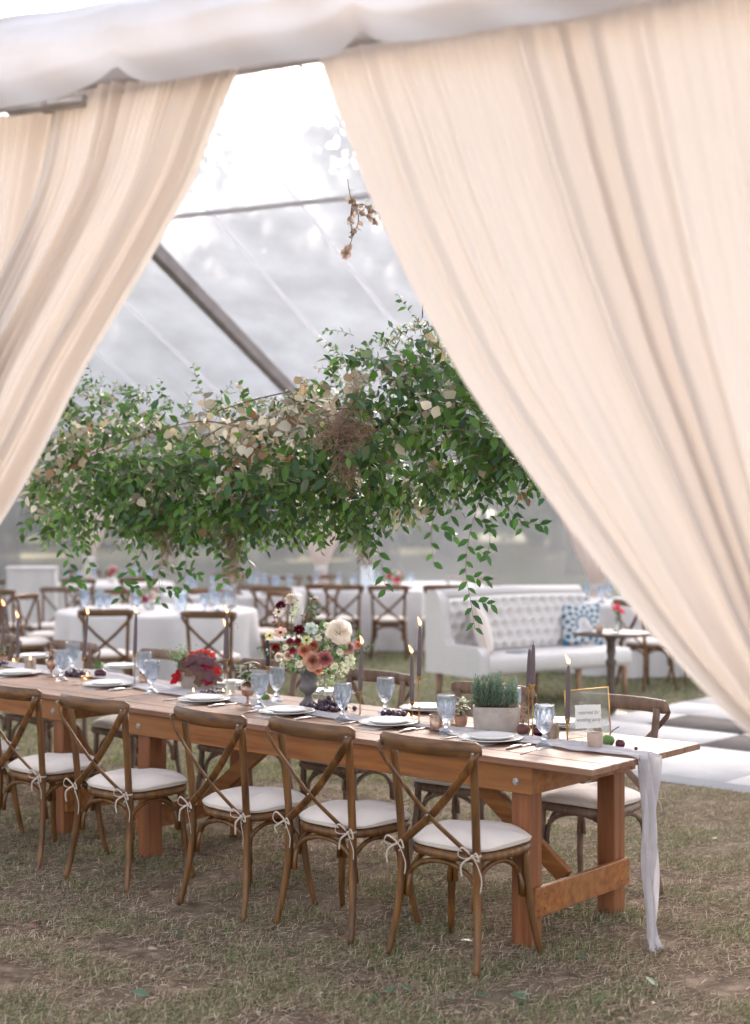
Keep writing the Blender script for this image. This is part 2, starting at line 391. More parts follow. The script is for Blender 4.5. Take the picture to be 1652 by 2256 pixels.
    def build(self, name, m, parent=None, smooth=True, tint=False, auto=None, loc=None, rot=None):
        me = self.mesh(name, smooth, tint)
        if auto and smooth:
            try: me.set_sharp_from_angle(angle=R(auto))
            except Exception: pass
        return link(name, me, m, parent, loc, rot)

class Leaves:                                  # many folded leaves as one mesh, built with numpy
    def __init__(self): self.P = []; self.D = []; self.N = []; self.L = []; self.Wd = []; self.T = []; self.C = []
    def add(self, p, d, n, l, w, tint, curl=0.15):
        self.P.append(tuple(p)); self.D.append(tuple(d)); self.N.append(tuple(n)); self.L.append(l); self.Wd.append(w); self.T.append(tint); self.C.append(curl)
    def mesh(self, name):
        P = np.array(self.P, dtype=float); D = np.array(self.D, dtype=float); N = np.array(self.N, dtype=float)
        L = np.array(self.L)[:, None]; Wd = np.array(self.Wd)[:, None]; T = np.array(self.T, dtype=np.float32); C = np.array(self.C)[:, None]
        D /= np.linalg.norm(D, axis=1, keepdims=True) + 1e-9
        N = N - D * np.sum(N * D, axis=1, keepdims=True); N /= np.linalg.norm(N, axis=1, keepdims=True) + 1e-9
        X = np.cross(D, N)
        rows = [(0, 0, 0), (.30, -.42, .10), (.30, 0, -.02), (.30, .42, .10), (.62, -.40, .05), (.62, 0, -.05), (.62, .40, .05), (1, 0, -.05)]
        vs = []
        for (t, s, h) in rows:
            vs.append(P + D * (L * t) + X * (Wd * s * 1.2) + N * (Wd * h - C * L * t * t))
        n = len(P); verts = np.stack(vs, 1).reshape(-1, 3)
        tri = np.array([(0, 2, 1), (0, 3, 2), (1, 2, 5), (1, 5, 4), (2, 3, 6), (2, 6, 5), (4, 5, 7), (5, 6, 7)])
        F = (tri[None] + (np.arange(n) * 8)[:, None, None]).reshape(-1)
        return raw_mesh(name, verts, F, np.repeat(T, 8, axis=0))
    def build(self, name, m, parent=None):
        return link(name, self.mesh(name), m, parent)
def raw_mesh(name, verts, F, tint=None, smooth=True):
    me = bpy.data.meshes.new(name); nv = len(verts); nf = len(F) // 3
    me.vertices.add(nv); me.vertices.foreach_set('co', verts.astype(np.float32).ravel())
    me.loops.add(nf * 3); me.loops.foreach_set('vertex_index', F.astype(np.int32))
    me.polygons.add(nf); me.polygons.foreach_set('loop_start', np.arange(nf, dtype=np.int32) * 3)
    me.polygons.foreach_set('use_smooth', np.ones(nf, dtype=bool) if smooth else np.zeros(nf, dtype=bool))
    if tint is not None:
        a = me.color_attributes.new('tint', 'FLOAT_COLOR', 'POINT'); arr = np.ones((nv, 4), dtype=np.float32); arr[:, :3] = tint
        a.data.foreach_set('color', arr.ravel())
    me.update(); me.validate(); return me
def rvec(): return Vector((random.gauss(0, 1), random.gauss(0, 1), random.gauss(0, 1))).normalized()
def lerp(a, b, t): return a + (b - a) * t
def curve_pts(pts, n):                         # Catmull-Rom through the points
    pts = [Vector(p) for p in pts]; out = []
    m = len(pts) - 1
    for i in range(n + 1):
        t = i / n * m; k = min(int(t), m - 1); u = t - k
        p0, p1, p2, p3 = pts[max(k - 1, 0)], pts[k], pts[k + 1], pts[min(k + 2, m)]
        out.append(0.5 * ((2 * p1) + (p2 - p0) * u + (2 * p0 - 5 * p1 + 4 * p2 - p3) * u * u + (3 * p1 - p0 - 3 * p2 + p3) * u ** 3))
    return out
#==SETTING==
# ================================================================== SETTING
def ground_mat():
    m, nt, b = new_mat('dry_lawn_ground')
    tc = nt.nodes.new('ShaderNodeTexCoord'); v = tc.outputs['Object']
    n1 = noise(nt, v, 1.1, 5, 0.6); n2 = noise(nt, v, 9, 6, 0.7); n3 = noise(nt, v, 70, 4, 0.7)
    c1 = ramp(nt, n2, [(0.32, (0.070, 0.045, 0.033)), (0.50, (0.175, 0.128, 0.093)), (0.68, (0.34, 0.26, 0.19))])
    c2 = ramp(nt, n3, [(0.3, (0.10, 0.10, 0.055)), (0.7, (0.235, 0.225, 0.15))])
    sep = nt.nodes.new('ShaderNodeSeparateXYZ'); nt.links.new(v, sep.inputs[0])
    mr = nt.nodes.new('ShaderNodeMapRange'); mr.inputs['From Min'].default_value = 6.0; mr.inputs['From Max'].default_value = 15.0
    mr.inputs['To Min'].default_value = -0.35; mr.inputs['To Max'].default_value = 0.45
    nt.links.new(sep.outputs[1], mr.inputs[0])
    ad = nt.nodes.new('ShaderNodeMath'); ad.operation = 'ADD'; ad.use_clamp = True
    rr = ramp(nt, n1, [(0.35, (0, 0, 0)), (0.7, (0.9, 0.9, 0.9))])
    nt.links.new(rr, ad.inputs[0]); nt.links.new(mr.outputs[0], ad.inputs[1])
    mx = nt.nodes.new('ShaderNodeMix'); mx.data_type = 'RGBA'; nt.links.new(ad.outputs[0], mx.inputs['Factor'])
    nt.links.new(c1, mx.inputs[6]); nt.links.new(c2, mx.inputs[7])
    nt.links.new(mx.outputs[2], b.inputs['Base Color']); b.inputs['Roughness'].default_value = 1.0
    b.inputs['Specular IOR Level'].default_value = 0.1
    bump(nt, b, n3, 0.7, 0.02)
    return m
g = MB(); g.grid(lambda a, b: (-300 + 600 * a, -60 + 460 * b, 0), 12, 12)
props(g.build('ground', ground_mat(), smooth=False), kind='structure')
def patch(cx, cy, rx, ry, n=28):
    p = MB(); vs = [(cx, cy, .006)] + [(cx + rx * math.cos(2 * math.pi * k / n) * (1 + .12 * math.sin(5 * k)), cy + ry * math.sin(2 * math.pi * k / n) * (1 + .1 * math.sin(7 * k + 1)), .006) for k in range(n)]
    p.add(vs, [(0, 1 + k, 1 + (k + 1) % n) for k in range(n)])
    props(p.build('sunlit_lawn_patch', M_patch, smooth=False), kind='structure')
M_patch = mat('painted_sunlit_lawn', (0.62, 0.52, 0.26), (0.72, 0.62, 0.36), 3, rough=1.0)  # sunlight on the far lawn, painted as pale yellow sheets
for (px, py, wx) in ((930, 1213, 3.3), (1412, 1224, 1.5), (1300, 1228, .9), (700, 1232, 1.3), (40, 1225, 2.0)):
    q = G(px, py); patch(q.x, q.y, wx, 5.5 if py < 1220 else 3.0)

# grass and straw blades, near ground as geometry
def grass_field(name, N, ymin, ymax, lmin, lmax, wdt, col_fn, lie, seed, clump=-0.9):
    rng = np.random.default_rng(seed)
    y = ymin + (ymax - ymin) * rng.random(N) ** 1.25
    x = (rng.random(N) * 2 - 1) * (y * 0.285)
    ang = rng.random(N) * 2 * np.pi; el = np.where(rng.random(N) < lie, rng.random(N) * 0.30, 0.5 + rng.random(N) * 0.9)
    # clumping
    keep = (.9 * np.sin(x * 2.3 + 2 * np.sin(y * 1.9)) * np.sin(y * 2.9 + 1.2) + np.sin(x * 9.1 + 1.3 * np.sin(y * 7.7)) + np.sin(y * 11.3 + 1.7 * np.sin(x * 5.1)) + rng.normal(0, 0.8, N)) > clump
    fa = (x - .577) * .7555 - (y - 10.70) * .655; fb = (x - .577) * .655 + (y - 10.70) * .7555
    keep &= ~((fa > -.08) & (fa < 5.6) & (fb > -.08) & (fb < 5.6))            # no blades through the dance floor
    x, y, ang, el = x[keep], y[keep], ang[keep], el[keep]; n = len(x)
    L = lmin + (lmax - lmin) * rng.random(n); Wd = wdt * (0.6 + 0.8 * rng.random(n))
    d = np.stack([np.cos(ang) * np.cos(el), np.sin(ang) * np.cos(el), np.sin(el)], 1)
    s = np.stack([-np.sin(ang), np.cos(ang), np.zeros(n)], 1)
    bend = rng.normal(0, 0.45, n)[:, None]
    P = np.stack([x, y, 0.002 + rng.random(n) * 0.006], 1)
    m1 = P + d * (L * .5)[:, None] + s * bend * (L * .18)[:, None]
    tip = P + d * L[:, None] + s * bend * (L * .55)[:, None] + np.array([0, 0, -1]) * (L * .30 * np.sin(el))[:, None]
    tip[:, 2] = np.maximum(tip[:, 2], 0.004)
    ax = s * Wd[:, None] * .5 + np.array([0, 0, 1]) * (Wd * .25)[:, None]
    V_ = np.stack([P - ax, P + ax, m1 - ax * .8, m1 + ax * .8, tip], 1).reshape(-1, 3)
    F = (np.array([(0, 1, 3), (0, 3, 2), (2, 3, 4)])[None] + (np.arange(n) * 5)[:, None, None]).reshape(-1)
    T = np.repeat(col_fn(rng, x, y, n), 5, axis=0)
    props(link(name, raw_mesh(name, V_, F, T), M['grass']), 'short green blades and dry straw covering the lawn' if 'straw' not in name else 'dry tan straw lying over the lawn', None, None, 'stuff')
def pick(rng, n, cols, w):
    w = np.array(w) / sum(w); i = rng.choice(len(cols), n, p=w)
    c = np.array(cols)[i] * (0.75 + 0.5 * rng.random(n))[:, None]
    return c.astype(np.float32)
STRAW = [(0.42, 0.335, 0.24), (0.29, 0.22, 0.155), (0.62, 0.53, 0.41), (0.15, 0.105, 0.075)]
GREEN = [(0.12, 0.19, 0.055), (0.19, 0.25, 0.10), (0.08, 0.14, 0.04), (0.30, 0.31, 0.17)]
grass_field('straw', 330000, 4.6, 10.5, 0.015, 0.060, 0.0020, lambda r, x, y, n: pick(r, n, STRAW, [4, 4, 2.2, 3]), 0.8, 1)
def gcol(r, x, y, n): return pick(r, n, GREEN, [3, 3, 2, 3])
grass_field('grass', 130000, 4.6, 10.5, 0.015, 0.045, 0.0024, gcol, 0.3, 2, 0.35)
grass_field('far_grass', 90000, 9.5, 24, 0.04, 0.09, 0.006, lambda r, x, y, n: pick(r, n, GREEN + STRAW[:2], [2, 4, 1, 4, 3, 2]), 0.35, 3)

# dance floor
C0 = Vector((0.577, 10.70, 0)); E1 = Vector((0.7555, -0.655, 0)); E2 = Vector((0.655, 0.7555, 0))
a_cuts = [-0.0, 0.45, 1.3, 2.15, 3.0, 3.85, 4.7, 5.55]; b_cuts = [0.0, 1.2, 1.92, 2.64, 3.36, 4.08, 4.8, 5.5]
dm = Matrix.Rotation(math.atan2(-0.655, 0.7555), 3, 'Z')
df = empty('dance_floor', (0, 0, 0), 0, 'low white dance floor with dark grey squares laid on the grass right of the long table', 'dance floor')
for i in range(len(a_cuts) - 1):
    for j in range(len(b_cuts) - 1):
        a0, a1, b0, b1 = a_cuts[i], a_cuts[i + 1], b_cuts[j], b_cuts[j + 1]
        dark = i >= 1 and i < 6 and j >= 1 and j < 6 and ((i + j) % 2 == 1)
        c = C0 + E1 * (a0 + a1) / 2 + E2 * (b0 + b1) / 2
        mb = MB(); mb.box((c.x, c.y, 0.02), (a1 - a0 - .006, b1 - b0 - .006, 0.035), dm, 0.004)
        mb.build('floor_panel', M['floor_dark'] if dark else M['floor_white'], df)
# sloping edge trim
for (pa, pb) in ((C0, C0 + E1 * 5.55), (C0, C0 + E2 * 5.5)):
    n_ = (-E2 if (pb - pa).normalized().dot(E1) > .9 else -E1)
    q = [pa + n_ * .004 + Vector((0, 0, .036)), pb + n_ * .004 + Vector((0, 0, .036)), pb + n_ * .06 + Vector((0, 0, .004)), pa + n_ * .06 + Vector((0, 0, .004)), pa + n_ * .004, pb + n_ * .004]
    t = MB(); t.add(q, [(0, 1, 2, 3), (3, 2, 5, 4)]); t.build('edge_trim', M['floor_white'], df, smooth=False)

# tent: e runs along the walls, w across; q = distance across
TE = Vector((0.893, -0.449, 0)); TW = Vector((0.449, 0.893, 0))
QN, QF, ZE, SL, QR = 3.35, 18.0, 2.95, 0.448, 10.65
def TP(s, q, z): return TE * (s - 9.83) + TW * q + Vector((0, 0, z))
def roof_z(q): return ZE + SL * min(q - QN, QF - q)
tent = empty('marquee', (0, 0, 0), 0, 'large pitched marquee with clear vinyl roof and walls over the tables', 'tent')
SS = [-12, -8, -4, 0, 4, 8, 12, 16]
for i in range(len(SS) - 1):
    s0, s1 = SS[i] + .06, SS[i + 1] - .06
    for (qa, qb) in ((QF, QR), (QN, QR)):
        p = MB()
        p.grid(lambda a, b: TP(lerp(s0, s1, a), lerp(qa, qb, b), roof_z(lerp(qa, qb, b)) + .06 + .03 * math.sin(a * 3.14) * math.sin(b * 3.14)), 8, 10)
        p.build('roof_panel', M['vinyl_roof'], tent)
    p = MB(); p.grid(lambda a, b: TP(lerp(s0, s1, a), QF + .03 * math.sin(a * 19 + b * 2), b * ZE), 24, 6)
    p.build('wall_panel', M['vinyl_wall'], tent)
def beam(name, a, b, w, h, m, parent=tent):
    a = Vector(a); b = Vector(b); d = b - a; L = d.length
    rot = d.to_track_quat('X', 'Z').to_matrix()
    mb = MB(); mb.box((a + b) / 2, (L, w, h), rot, .01); return mb.build(name, m, parent, auto=40)
for s in SS:
    beam('rafter', TP(s, QF, ZE), TP(s, QR, roof_z(QR)), .12, .19, M['beam'])
    beam('rafter', TP(s, QN + (.9 if s == 8 else 0), roof_z(QN + (.9 if s == 8 else 0))), TP(s, QR, roof_z(QR)), .10, .15, M['beam'])
    beam('pole', TP(s, QF, 0), TP(s, QF, ZE - .06), .09, .09, M['pole'])
for i in range(len(SS) - 1):
    for q, w in ((QF - 4.6, .05), (QF - 6.5, .03), (QF, .12), (QR, .10), (QN + 4.6, .085)):
        beam('purlin', TP(SS[i] + .052, q, roof_z(q) - .02), TP(SS[i + 1] - .052, q, roof_z(q) - .02), w * .7, w, M['pole'])
for s in (1.03, 2.15, -1.2, -2.4, 3.2, -5.1):
    mb = MB(); mb.grid(lambda a, b: TP(s + (a - .5) * .045, lerp(QF, QR, b), roof_z(lerp(QF, QR, b)) + .05), 1, 10); mb.build('welded_seam', M['seam'], tent)
beam('eave_beam', TP(2, QN + .06, 3.02), TP(16, QN + .06, 3.02), .07, .10, M['pole'])
rod = MB(); rod.tube([TP(3, QN - .01, 2.93), TP(15, QN - .01, 2.93)], .014, 8); rod.build('curtain_rail', M['pole'], tent)
# metal connector seen under the canopy at the left
mb = MB(); mb.tube([TP(7.0, QN - .05, 2.905), TP(7.26, QN - .05, 2.90)], .019, 10); mb.build('tension_tube', M['steel'], tent)
mb = MB(); mb.tube([TP(7.12, QN - .05, 2.903), TP(7.14, QN - .05, 2.902)], .024, 10); mb.build('tube_collar', M['pole'], tent)

# white canopy valance above the opening
def notch(s):
    z = 0
    for c, w in ((7.46, .050), (8.19, .045)):
        d = abs(s - c) / w; z += .050 * math.exp(-d ** 1.25 * (1 if s < c else 1.3))
    return z
def val(a, b):
    s = lerp(5.0, 12.5, a); wr = .012 * math.sin(s * 9 + 5 * math.sin(s * 2.3) + b * 5) + .008 * math.sin(s * 21 + b * 9)
    prof = [(3.20, 2.885), (3.165, 2.95), (3.16, 3.03), (3.19, 3.10), (3.26, 3.155), (3.42, 3.21)]
    k = b * 5; i = min(int(k), 4); u = k - i
    q = lerp(prof[i][0], prof[i + 1][0], u); z = lerp(prof[i][1], prof[i + 1][1], u)
    z += (1 - b) ** 2 * (notch(s) + .003 * math.sin(s * 13) + .005 * math.sin(s * 5.1)); fold = 0
    for kk in range(5): fold += .012 * math.exp(-(((b - .18 - .17 * kk - .10 * math.sin(s * (1.1 + .3 * kk) + kk * 2.1)) / .045) ** 2)) * (.5 + .5 * math.sin(s * (2.3 + kk * .7) + kk))
    q += -fold + wr * (1 - .5 * b) - .01 * (1 - b) * math.sin(s * 7)
    z += .01 * b * math.sin(s * 4.0)
    return TP(s, q, z)
mb = MB(); mb.grid(val, 420, 48)
props(mb.build('canopy_valance', M['valance']), 'wrinkled white fabric valance hanging along the tent eave over the opening', 'canopy')

# curtains -----------------------------------------------------------
def CPt(x, y, q=QN - .04):
    a = (x - CX) / FOC; Y = q / (0.893 + 0.449 * a); return Vector((a * Y, Y, EYE - (y - CY) * Y / FOC))
def polyline(pts, n):
    c = curve_pts(pts, n * 3); acc = [0]
    for i in range(1, len(c)): acc.append(acc[-1] + (c[i] - c[i - 1]).length)
    out = []; k = 0
    for j in range(n + 1):
        t = acc[-1] * j / n
        while k < len(acc) - 2 and acc[k + 1] < t: k += 1
        u = (t - acc[k]) / max(acc[k + 1] - acc[k], 1e-6); out.append(c[k].lerp(c[k + 1], u))
    return out
def curtain(name, inner, outer, pleats, seed, label, nu=330, nt_=90, qoff=0.0, amp=.030, parts=True):
    rnd = random.Random(seed); ph = [rnd.random() * 6.28 for _ in range(8)]
    I = polyline(inner, nt_); O = polyline(outer, nt_)
    def fn(a, b):
        j = min(int(round(b * nt_)), nt_)
        aa = a
        p = I[j].lerp(O[j], aa)
        w1 = a * pleats + .5 * math.sin(a * 7 + ph[0]) + .35 * math.sin(a * 23 + ph[1]) + .25 * b * math.sin(a * 31)
        A = amp * (.55 + .45 * math.sin(a * 14 + ph[2])) * (1 - .25 * b)
        sh = math.sin(2 * math.pi * w1)
        rd = (.5 + .5 * sh) ** 3.2; d = -A * 2.1 * rd + A * .35 * math.sin(2 * math.pi * w1 * .5 + ph[3])
        d += .035 * b * math.sin(2 * math.pi * pleats * .37 * a + ph[4] + 1.2 * b) + .004 * math.sin(2 * math.pi * (pleats * 2.7 * a + ph[5]) + b * 2) * (1 - b) ** 2
        d *= min(1.0, a * 14 + .15)
        d -= .035 * b * b
        zz = Vector((0, 0, 0))
        return p + TW * (d + qoff) + TE * (.25 * A * math.cos(2 * math.pi * w1) * min(1, a * 14))
    mb = MB(); mb.grid(fn, nu, nt_)
    o = mb.build(name, M['curtain']); return props(o, label, 'curtain')
def topz(x, z=2.93, q=QN - .04):
    a = (x - CX) / FOC; Y = q / (0.893 + 0.449 * a); return Vector((a * Y, Y, z))
curtain('drape_curtain', [topz(703)] + [CPt(*p) for p in ((735, 215), (772, 310), (812, 420), (855, 515), (905, 622), (958, 720), (1016, 825), (1084, 925), (1164, 1035), (1255, 1155), (1352, 1280), (1450, 1402), (1552, 1512), (1652, 1607), (1760, 1690), (1850, 1755))],
        [topz(2300)] + [CPt(*p) for p in ((2290, 300), (2230, 800), (2080, 1300), (1930, 1740))], 15, 3,
        'wide cream curtain swept down to the right of the tent opening', nu=460)
curtain('drape_curtain', [topz(529)] + [CPt(*p) for p in ((482, 262), (430, 395), (345, 552), (264, 690), (190, 818), (128, 945), (63, 1070), (-4, 1180), (-80, 1290), (-160, 1390))],
        [topz(118)] + [CPt(*p) for p in ((88, 400), (5, 600), (-120, 860), (-220, 1120), (-250, 1380))], 11, 5,
        'cream pleated curtain swept down to the left of the tent opening', amp=.024)
curtain('drape_curtain', [topz(130)] + [CPt(*p) for p in ((60, 520), (0, 800), (-60, 1100), (-70, 1400), (-70, 1900))],
        [topz(-420)] + [CPt(*p) for p in ((-400, 500), (-330, 900), (-200, 1300), (-110, 1900))], 12, 9,
        'narrow strip of cream curtain hanging at the far left edge behind the swept one', qoff=.10, nu=200)

# far pole drapes, tied to the poles of the far wall
def pole_drape(s, ztie, label, seed, spread=.55):
    rnd = random.Random(seed); root = empty('pole_drape', TP(s, QF - .12, 0), math.atan2(TE.y, TE.x), label, 'curtain', 'drapes tied to the far tent poles')
    ph = rnd.random() * 6
    def rad(z):
        if z > ztie:
            t = (z - ztie) / (ZE - ztie); return .06 + spread * (1 - (1 - t) ** 1.6)
        return .06 + .12 * (1 - (1 - (ztie - z) / ztie) ** 2)
    def up(a, b):
        th = a * 2 * math.pi; z = lerp(ztie, ZE - .05, b); r = rad(z)
        pl = 1 + .10 * math.sin(th * 14 + ph)
        return Vector((math.cos(th) * r * pl, math.sin(th) * min(r, .16) * pl, z))
    def lo(a, b):
        th = a * 2 * math.pi; z = lerp(.02, ztie, b); r = rad(z); pl = 1 + .12 * math.sin(th * 9 + ph)
        return Vector((math.cos(th) * r * pl, math.sin(th) * r * .8 * pl, z))
    m = MB(); m.grid(up, 90, 24); m.build('upper_drape', M['far_curtain'], root)
    m = MB(); m.grid(lo, 60, 10); m.build('lower_drape', M['far_curtain'], root)
    m = MB(); m.lathe([(.068, ztie - .06), (.085, ztie - .03), (.085, ztie + .03), (.068, ztie + .06)], 16); m.build('tie_back', M['cloth'], root)
pole_drape(0, 0.97, 'pale drape gathered and tied low on the far pole behind the centre of the garland', 1)
pole_drape(4, 0.80, 'pale drape tied to the far pole just right of the white sofa', 2, .65)
pole_drape(-4, 1.05, 'pale drape tied to the far pole behind the tables at the left', 3, .5)
pole_drape(-8, 1.05, 'pale drape on the far pole at the extreme left', 4, .5)

# trees beyond the tent
def make_tree(h, cr, seed, cols):
    rnd = random.Random(seed); root = empty('shade_tree', (0, 0, 0), 0, 'tree', 'tree')
    t = MB(); bx = [Vector((0, 0, -.05)), Vector((.1, .05, h * .18)), Vector((.0, .2, h * .36)), Vector((.2, 0, h * .62)), Vector((.1, 0, h * .86))]
    t.tube(curve_pts(bx, 12), [lerp(.36, .05, (k / 12) ** .8) * (1.35 if k == 0 else 1) for k in range(13)], 10)
    tips = []
    for k in range(9):
        a = rnd.random() * 6.28; z0 = h * lerp(.26, .7, k / 9); L = cr * lerp(.9, .5, k / 9)
        p0 = Vector((.1, .05, z0)); p1 = p0 + Vector((math.cos(a) * L * .5, math.sin(a) * L * .5, L * .25)); p2 = p0 + Vector((math.cos(a) * L, math.sin(a) * L, L * .55))
        t.tube(curve_pts([p0, p1, p2], 6), [lerp(.13, .03, j / 6) for j in range(7)], 6); tips += [p1, p2]
    t.build('trunk', M['treebark'], root)
    lv = Leaves()
    cl = tips + [Vector((rnd.gauss(0, cr * .5), rnd.gauss(0, cr * .5), h * lerp(.32, 1.0, rnd.random()))) for _ in range(46)]
    for c in cl:
        r = lerp(.7, 1.6, rnd.random()) * cr / 4; base = rnd.choice(cols); n = int(205 * lerp(.3, 1.2, rnd.random()))
        for _ in range(n):
            d = Vector((rnd.gauss(0, r * .5), rnd.gauss(0, r * .5), rnd.gauss(0, r * .32)))
            v = rnd.uniform(.7, 1.35)
            dr = Vector((rnd.gauss(0, 1), rnd.gauss(0, 1), rnd.gauss(-.3, .5)))
            lv.add(c + d, dr, (rnd.gauss(0, 1), rnd.gauss(0, 1), rnd.gauss(.5, .6)), rnd.uniform(.18, .34), rnd.uniform(.12, .22), tuple(x * v for x in base), .2)
    lv.build('crown', M['treeleaf'], root)
    return root
GT = [(0.055, 0.085, 0.04), (0.08, 0.115, 0.055), (0.10, 0.11, 0.07), (0.05, 0.07, 0.05)]
protos = [Proto(make_tree(12, 4.6, 11, GT)), Proto(make_tree(10, 4.2, 12, GT)), Proto(make_tree(14.5, 5.2, 13, GT))]
tl = [(-9, 36, 0, 1.0, 'broad dark tree at the left beyond the clear tent wall'), (-4.2, 42, 2, .9, 'tree seen over the left half of the garland beyond the vinyl'),
      (0.4, 39, 1, .95, 'small tree behind the centre pole drape'), (-1.5, 56, 2, 1.1, 'tall tree far behind the rafter'), (5.6, 41, 0, .8, 'tree above the white sofa beyond the far wall'),
      (10, 45, 2, .95, 'tree behind the right curtain edge'), (16, 40, 1, 1.1, 'tree hidden mostly by the right curtain'), (-15, 48, 2, 1.0, 'tree behind the left curtain'),
      (-8, 62, 0, 1.25, 'distant tree between the two left trees'), (8, 64, 1, 1.2, 'distant tree right of the bright gap'), (14.5, 60, 2, 1.0, 'distant tree behind the right curtain'),
      (-20, 66, 1, 1.3, 'distant tree at the far left'), (1.5, 78, 2, .9, 'most distant tree in the bright gap'), (-3.5, 54, 0, 1.55, 'tall pale tree top seen high through the clear roof, left one'), (3.2, 58, 1, 1.95, 'tall pale tree top seen high through the clear roof, right one')]
for (x, y, k, sc, lb) in tl:
    protos[k].put((x, y, 0), random.random() * 6.28, lb, 'trees beyond the tent', scale=sc)
# woods far away, one mass
lw = Leaves(); rnd = random.Random(5)
for _ in range(8000):
    x = rnd.uniform(-60, 75); y = rnd.uniform(72, 90); top = 8.5 + 2 * math.sin(x * .21) + 2 * math.sin(x * .57 + 1)
    z = rnd.random() ** .8 * top; v = rnd.uniform(.7, 1.3); b = rnd.choice(GT)
    lw.add((x, y, z), rvec(), rvec(), rnd.uniform(1.2, 2.2), rnd.uniform(.8, 1.5), tuple(c * v for c in b), .2)
props(lw.build('far_woods', M['treeleaf']), 'low far-off belt of woods closing the lawn', None, None, 'stuff')
#==FURNITURE==
# ================================================================== FURNITURE
def make_chair(wm, rm, detail=True):
    root = empty('crossback_chair', (0, 0, 0), 0, 'chair', 'chair')
    for s in (-1, 1):
        m = MB()
        pts = curve_pts([(s * .218, -.248, 0), (s * .205, -.222, .12), (s * .188, -.202, .28), (s * .184, -.200, .44), (s * .188, -.214, .62), (s * .199, -.240, .85)], 18 if detail else 8)
        m.tube(pts, [.0125 + .004 * min(1, k / len(pts) * 3) for k in range(len(pts))], 10 if detail else 6)
        m.build('back_post', wm, root)
        m = MB()
        pts = curve_pts([(s * .224, .168, 0), (s * .205, .143, .13), (s * .188, .128, .28), (s * .182, .122, .415)], 12 if detail else 6)
        m.tube(pts, [.0125 + .004 * min(1, k / len(pts) * 2) for k in range(len(pts))], 10 if detail else 6)
        m.build('front_leg', wm, root)
    # top rail: curved, bowed to the rear in the middle
    m = MB(); n = 22 if detail else 10; prof = [(-.013, -.022), (-.015, 0), (-.013, .022), (-.006, .031), (.006, .031), (.013, .022), (.015, 0), (.013, -.022), (.006, -.030), (-.006, -.030)]
    vs = []; fs = []
    for k in range(n + 1):
        t = k / n * 2 - 1; x = t * .247; y = -.300 + .048 * t * t; e = (1 - max(0, (abs(t) - .90) / .10) ** 2 * .45)
        nx = Vector((-.096 * t / .247 * 1, 1, 0)).normalized()
        for (a, b) in prof: vs.append(Vector((x, y, .857)) + nx * a * e + Vector((0, 0, b * e * (1 + .05 * (1 - t * t)))))
    L = len(prof)
    for k in range(n):
        for q in range(L): fs.append((k * L + q, k * L + (q + 1) % L, (k + 1) * L + (q + 1) % L, (k + 1) * L + q))
    fs += [tuple(range(L))[::-1], tuple(n * L + q for q in range(L))]
    m.add(vs, fs); m.build('top_rail', rm, root)
    # crossed bent slats
    for s in (-1, 1):
        m = MB(); off = .007 * s
        pts = curve_pts([(s * .232, -.276, .852), (s * .215, -.285, .80), (s * .02, -.256 + off, .60), (-s * .165, -.224, .455), (-s * .186, -.216, .425)], 14 if detail else 7)
        m.tube(pts, .0165, 8, .34, up=(s * -.7, 0, .7)); m.build('cross_slat', wm, root)
    # seat ring
    def outline(k, n, gx=0.0):
        th = 2 * math.pi * k / n; c, si = math.cos(th), math.sin(th)
        x = (abs(c) ** .62) * (1 if c > 0 else -1) * (.205 + .018 * si + gx); y = (abs(si) ** .72) * (1 if si > 0 else -1) * (.205 + gx)
        return x, y + .0
    n = 36 if detail else 18
    m = MB(); vs = []
    for (gx, z) in ((-.012, .408), (.002, .412), (.006, .425), (.002, .440), (-.008, .444)):
        for k in range(n): x, y = outline(k, n, gx); vs.append((x, y, z))
    fs = [(j * n + k, j * n + (k + 1) % n, (j + 1) * n + (k + 1) % n, (j + 1) * n + k) for j in range(4) for k in range(n)] + [tuple(range(n))[::-1], tuple(4 * n + k for k in range(n))]
    m.add(vs, fs); m.build('seat', wm, root)
    # cushion, domed with a piped edge
    m = MB(); vs = []; lv = [(-.016, .4455), (.000, .450), (.005, .456), (.003, .461), (.008, .463), (.008, .467), (.000, .474), (-.018, .485), (-.06, .494), (-.12, .499)]
    for (gx, z) in lv:
        for k in range(n):
            x, y = outline(k, n, gx); wv = .003 * math.sin(k * .9 + z * 40) * (1 if detail else 0)
            zz = z + (wv if z > .46 else wv * .5) + (.010 * math.cos(2 * math.pi * k / n * 4) * (.5 if z > .455 else .2) if detail else 0)
            vs.append((x * (1 + wv), y * (1 - wv), max(zz, .4452)))
    fs = [(j * n + k, j * n + (k + 1) % n, (j + 1) * n + (k + 1) % n, (j + 1) * n + k) for j in range(len(lv) - 1) for k in range(n)] + [tuple((len(lv) - 1) * n + k for k in range(n)), tuple(range(n))[::-1]]
    m.add(vs, fs); m.build('cushion', M['cushion'], root)
    # bent hoops under the seat
    def hoop(a, b, inx, iny):
        a = Vector(a); b = Vector(b); pts = []
        for k in range(17 if detail else 9):
            t = k / (16 if detail else 8); ang = math.pi * t
            u = .5 - .5 * math.cos(ang); zz = .235 + .160 * (math.sin(ang) ** .72 if 0 < t < 1 else 0)
            p = a.lerp(b, u); pts.append((p.x + inx, p.y + iny, zz))
        m = MB(); m.tube(pts, .0105, 8 if detail else 5); m.build('bent_hoop', wm, root)
    hoop((-.184, -.200, 0), (.184, -.200, 0), 0, .022); hoop((-.184, .122, 0), (.184, .122, 0), 0, -.02)
    for s in (-1, 1): hoop((s * .184, -.19, 0), (s * .184, .118, 0), -s * .022, 0)
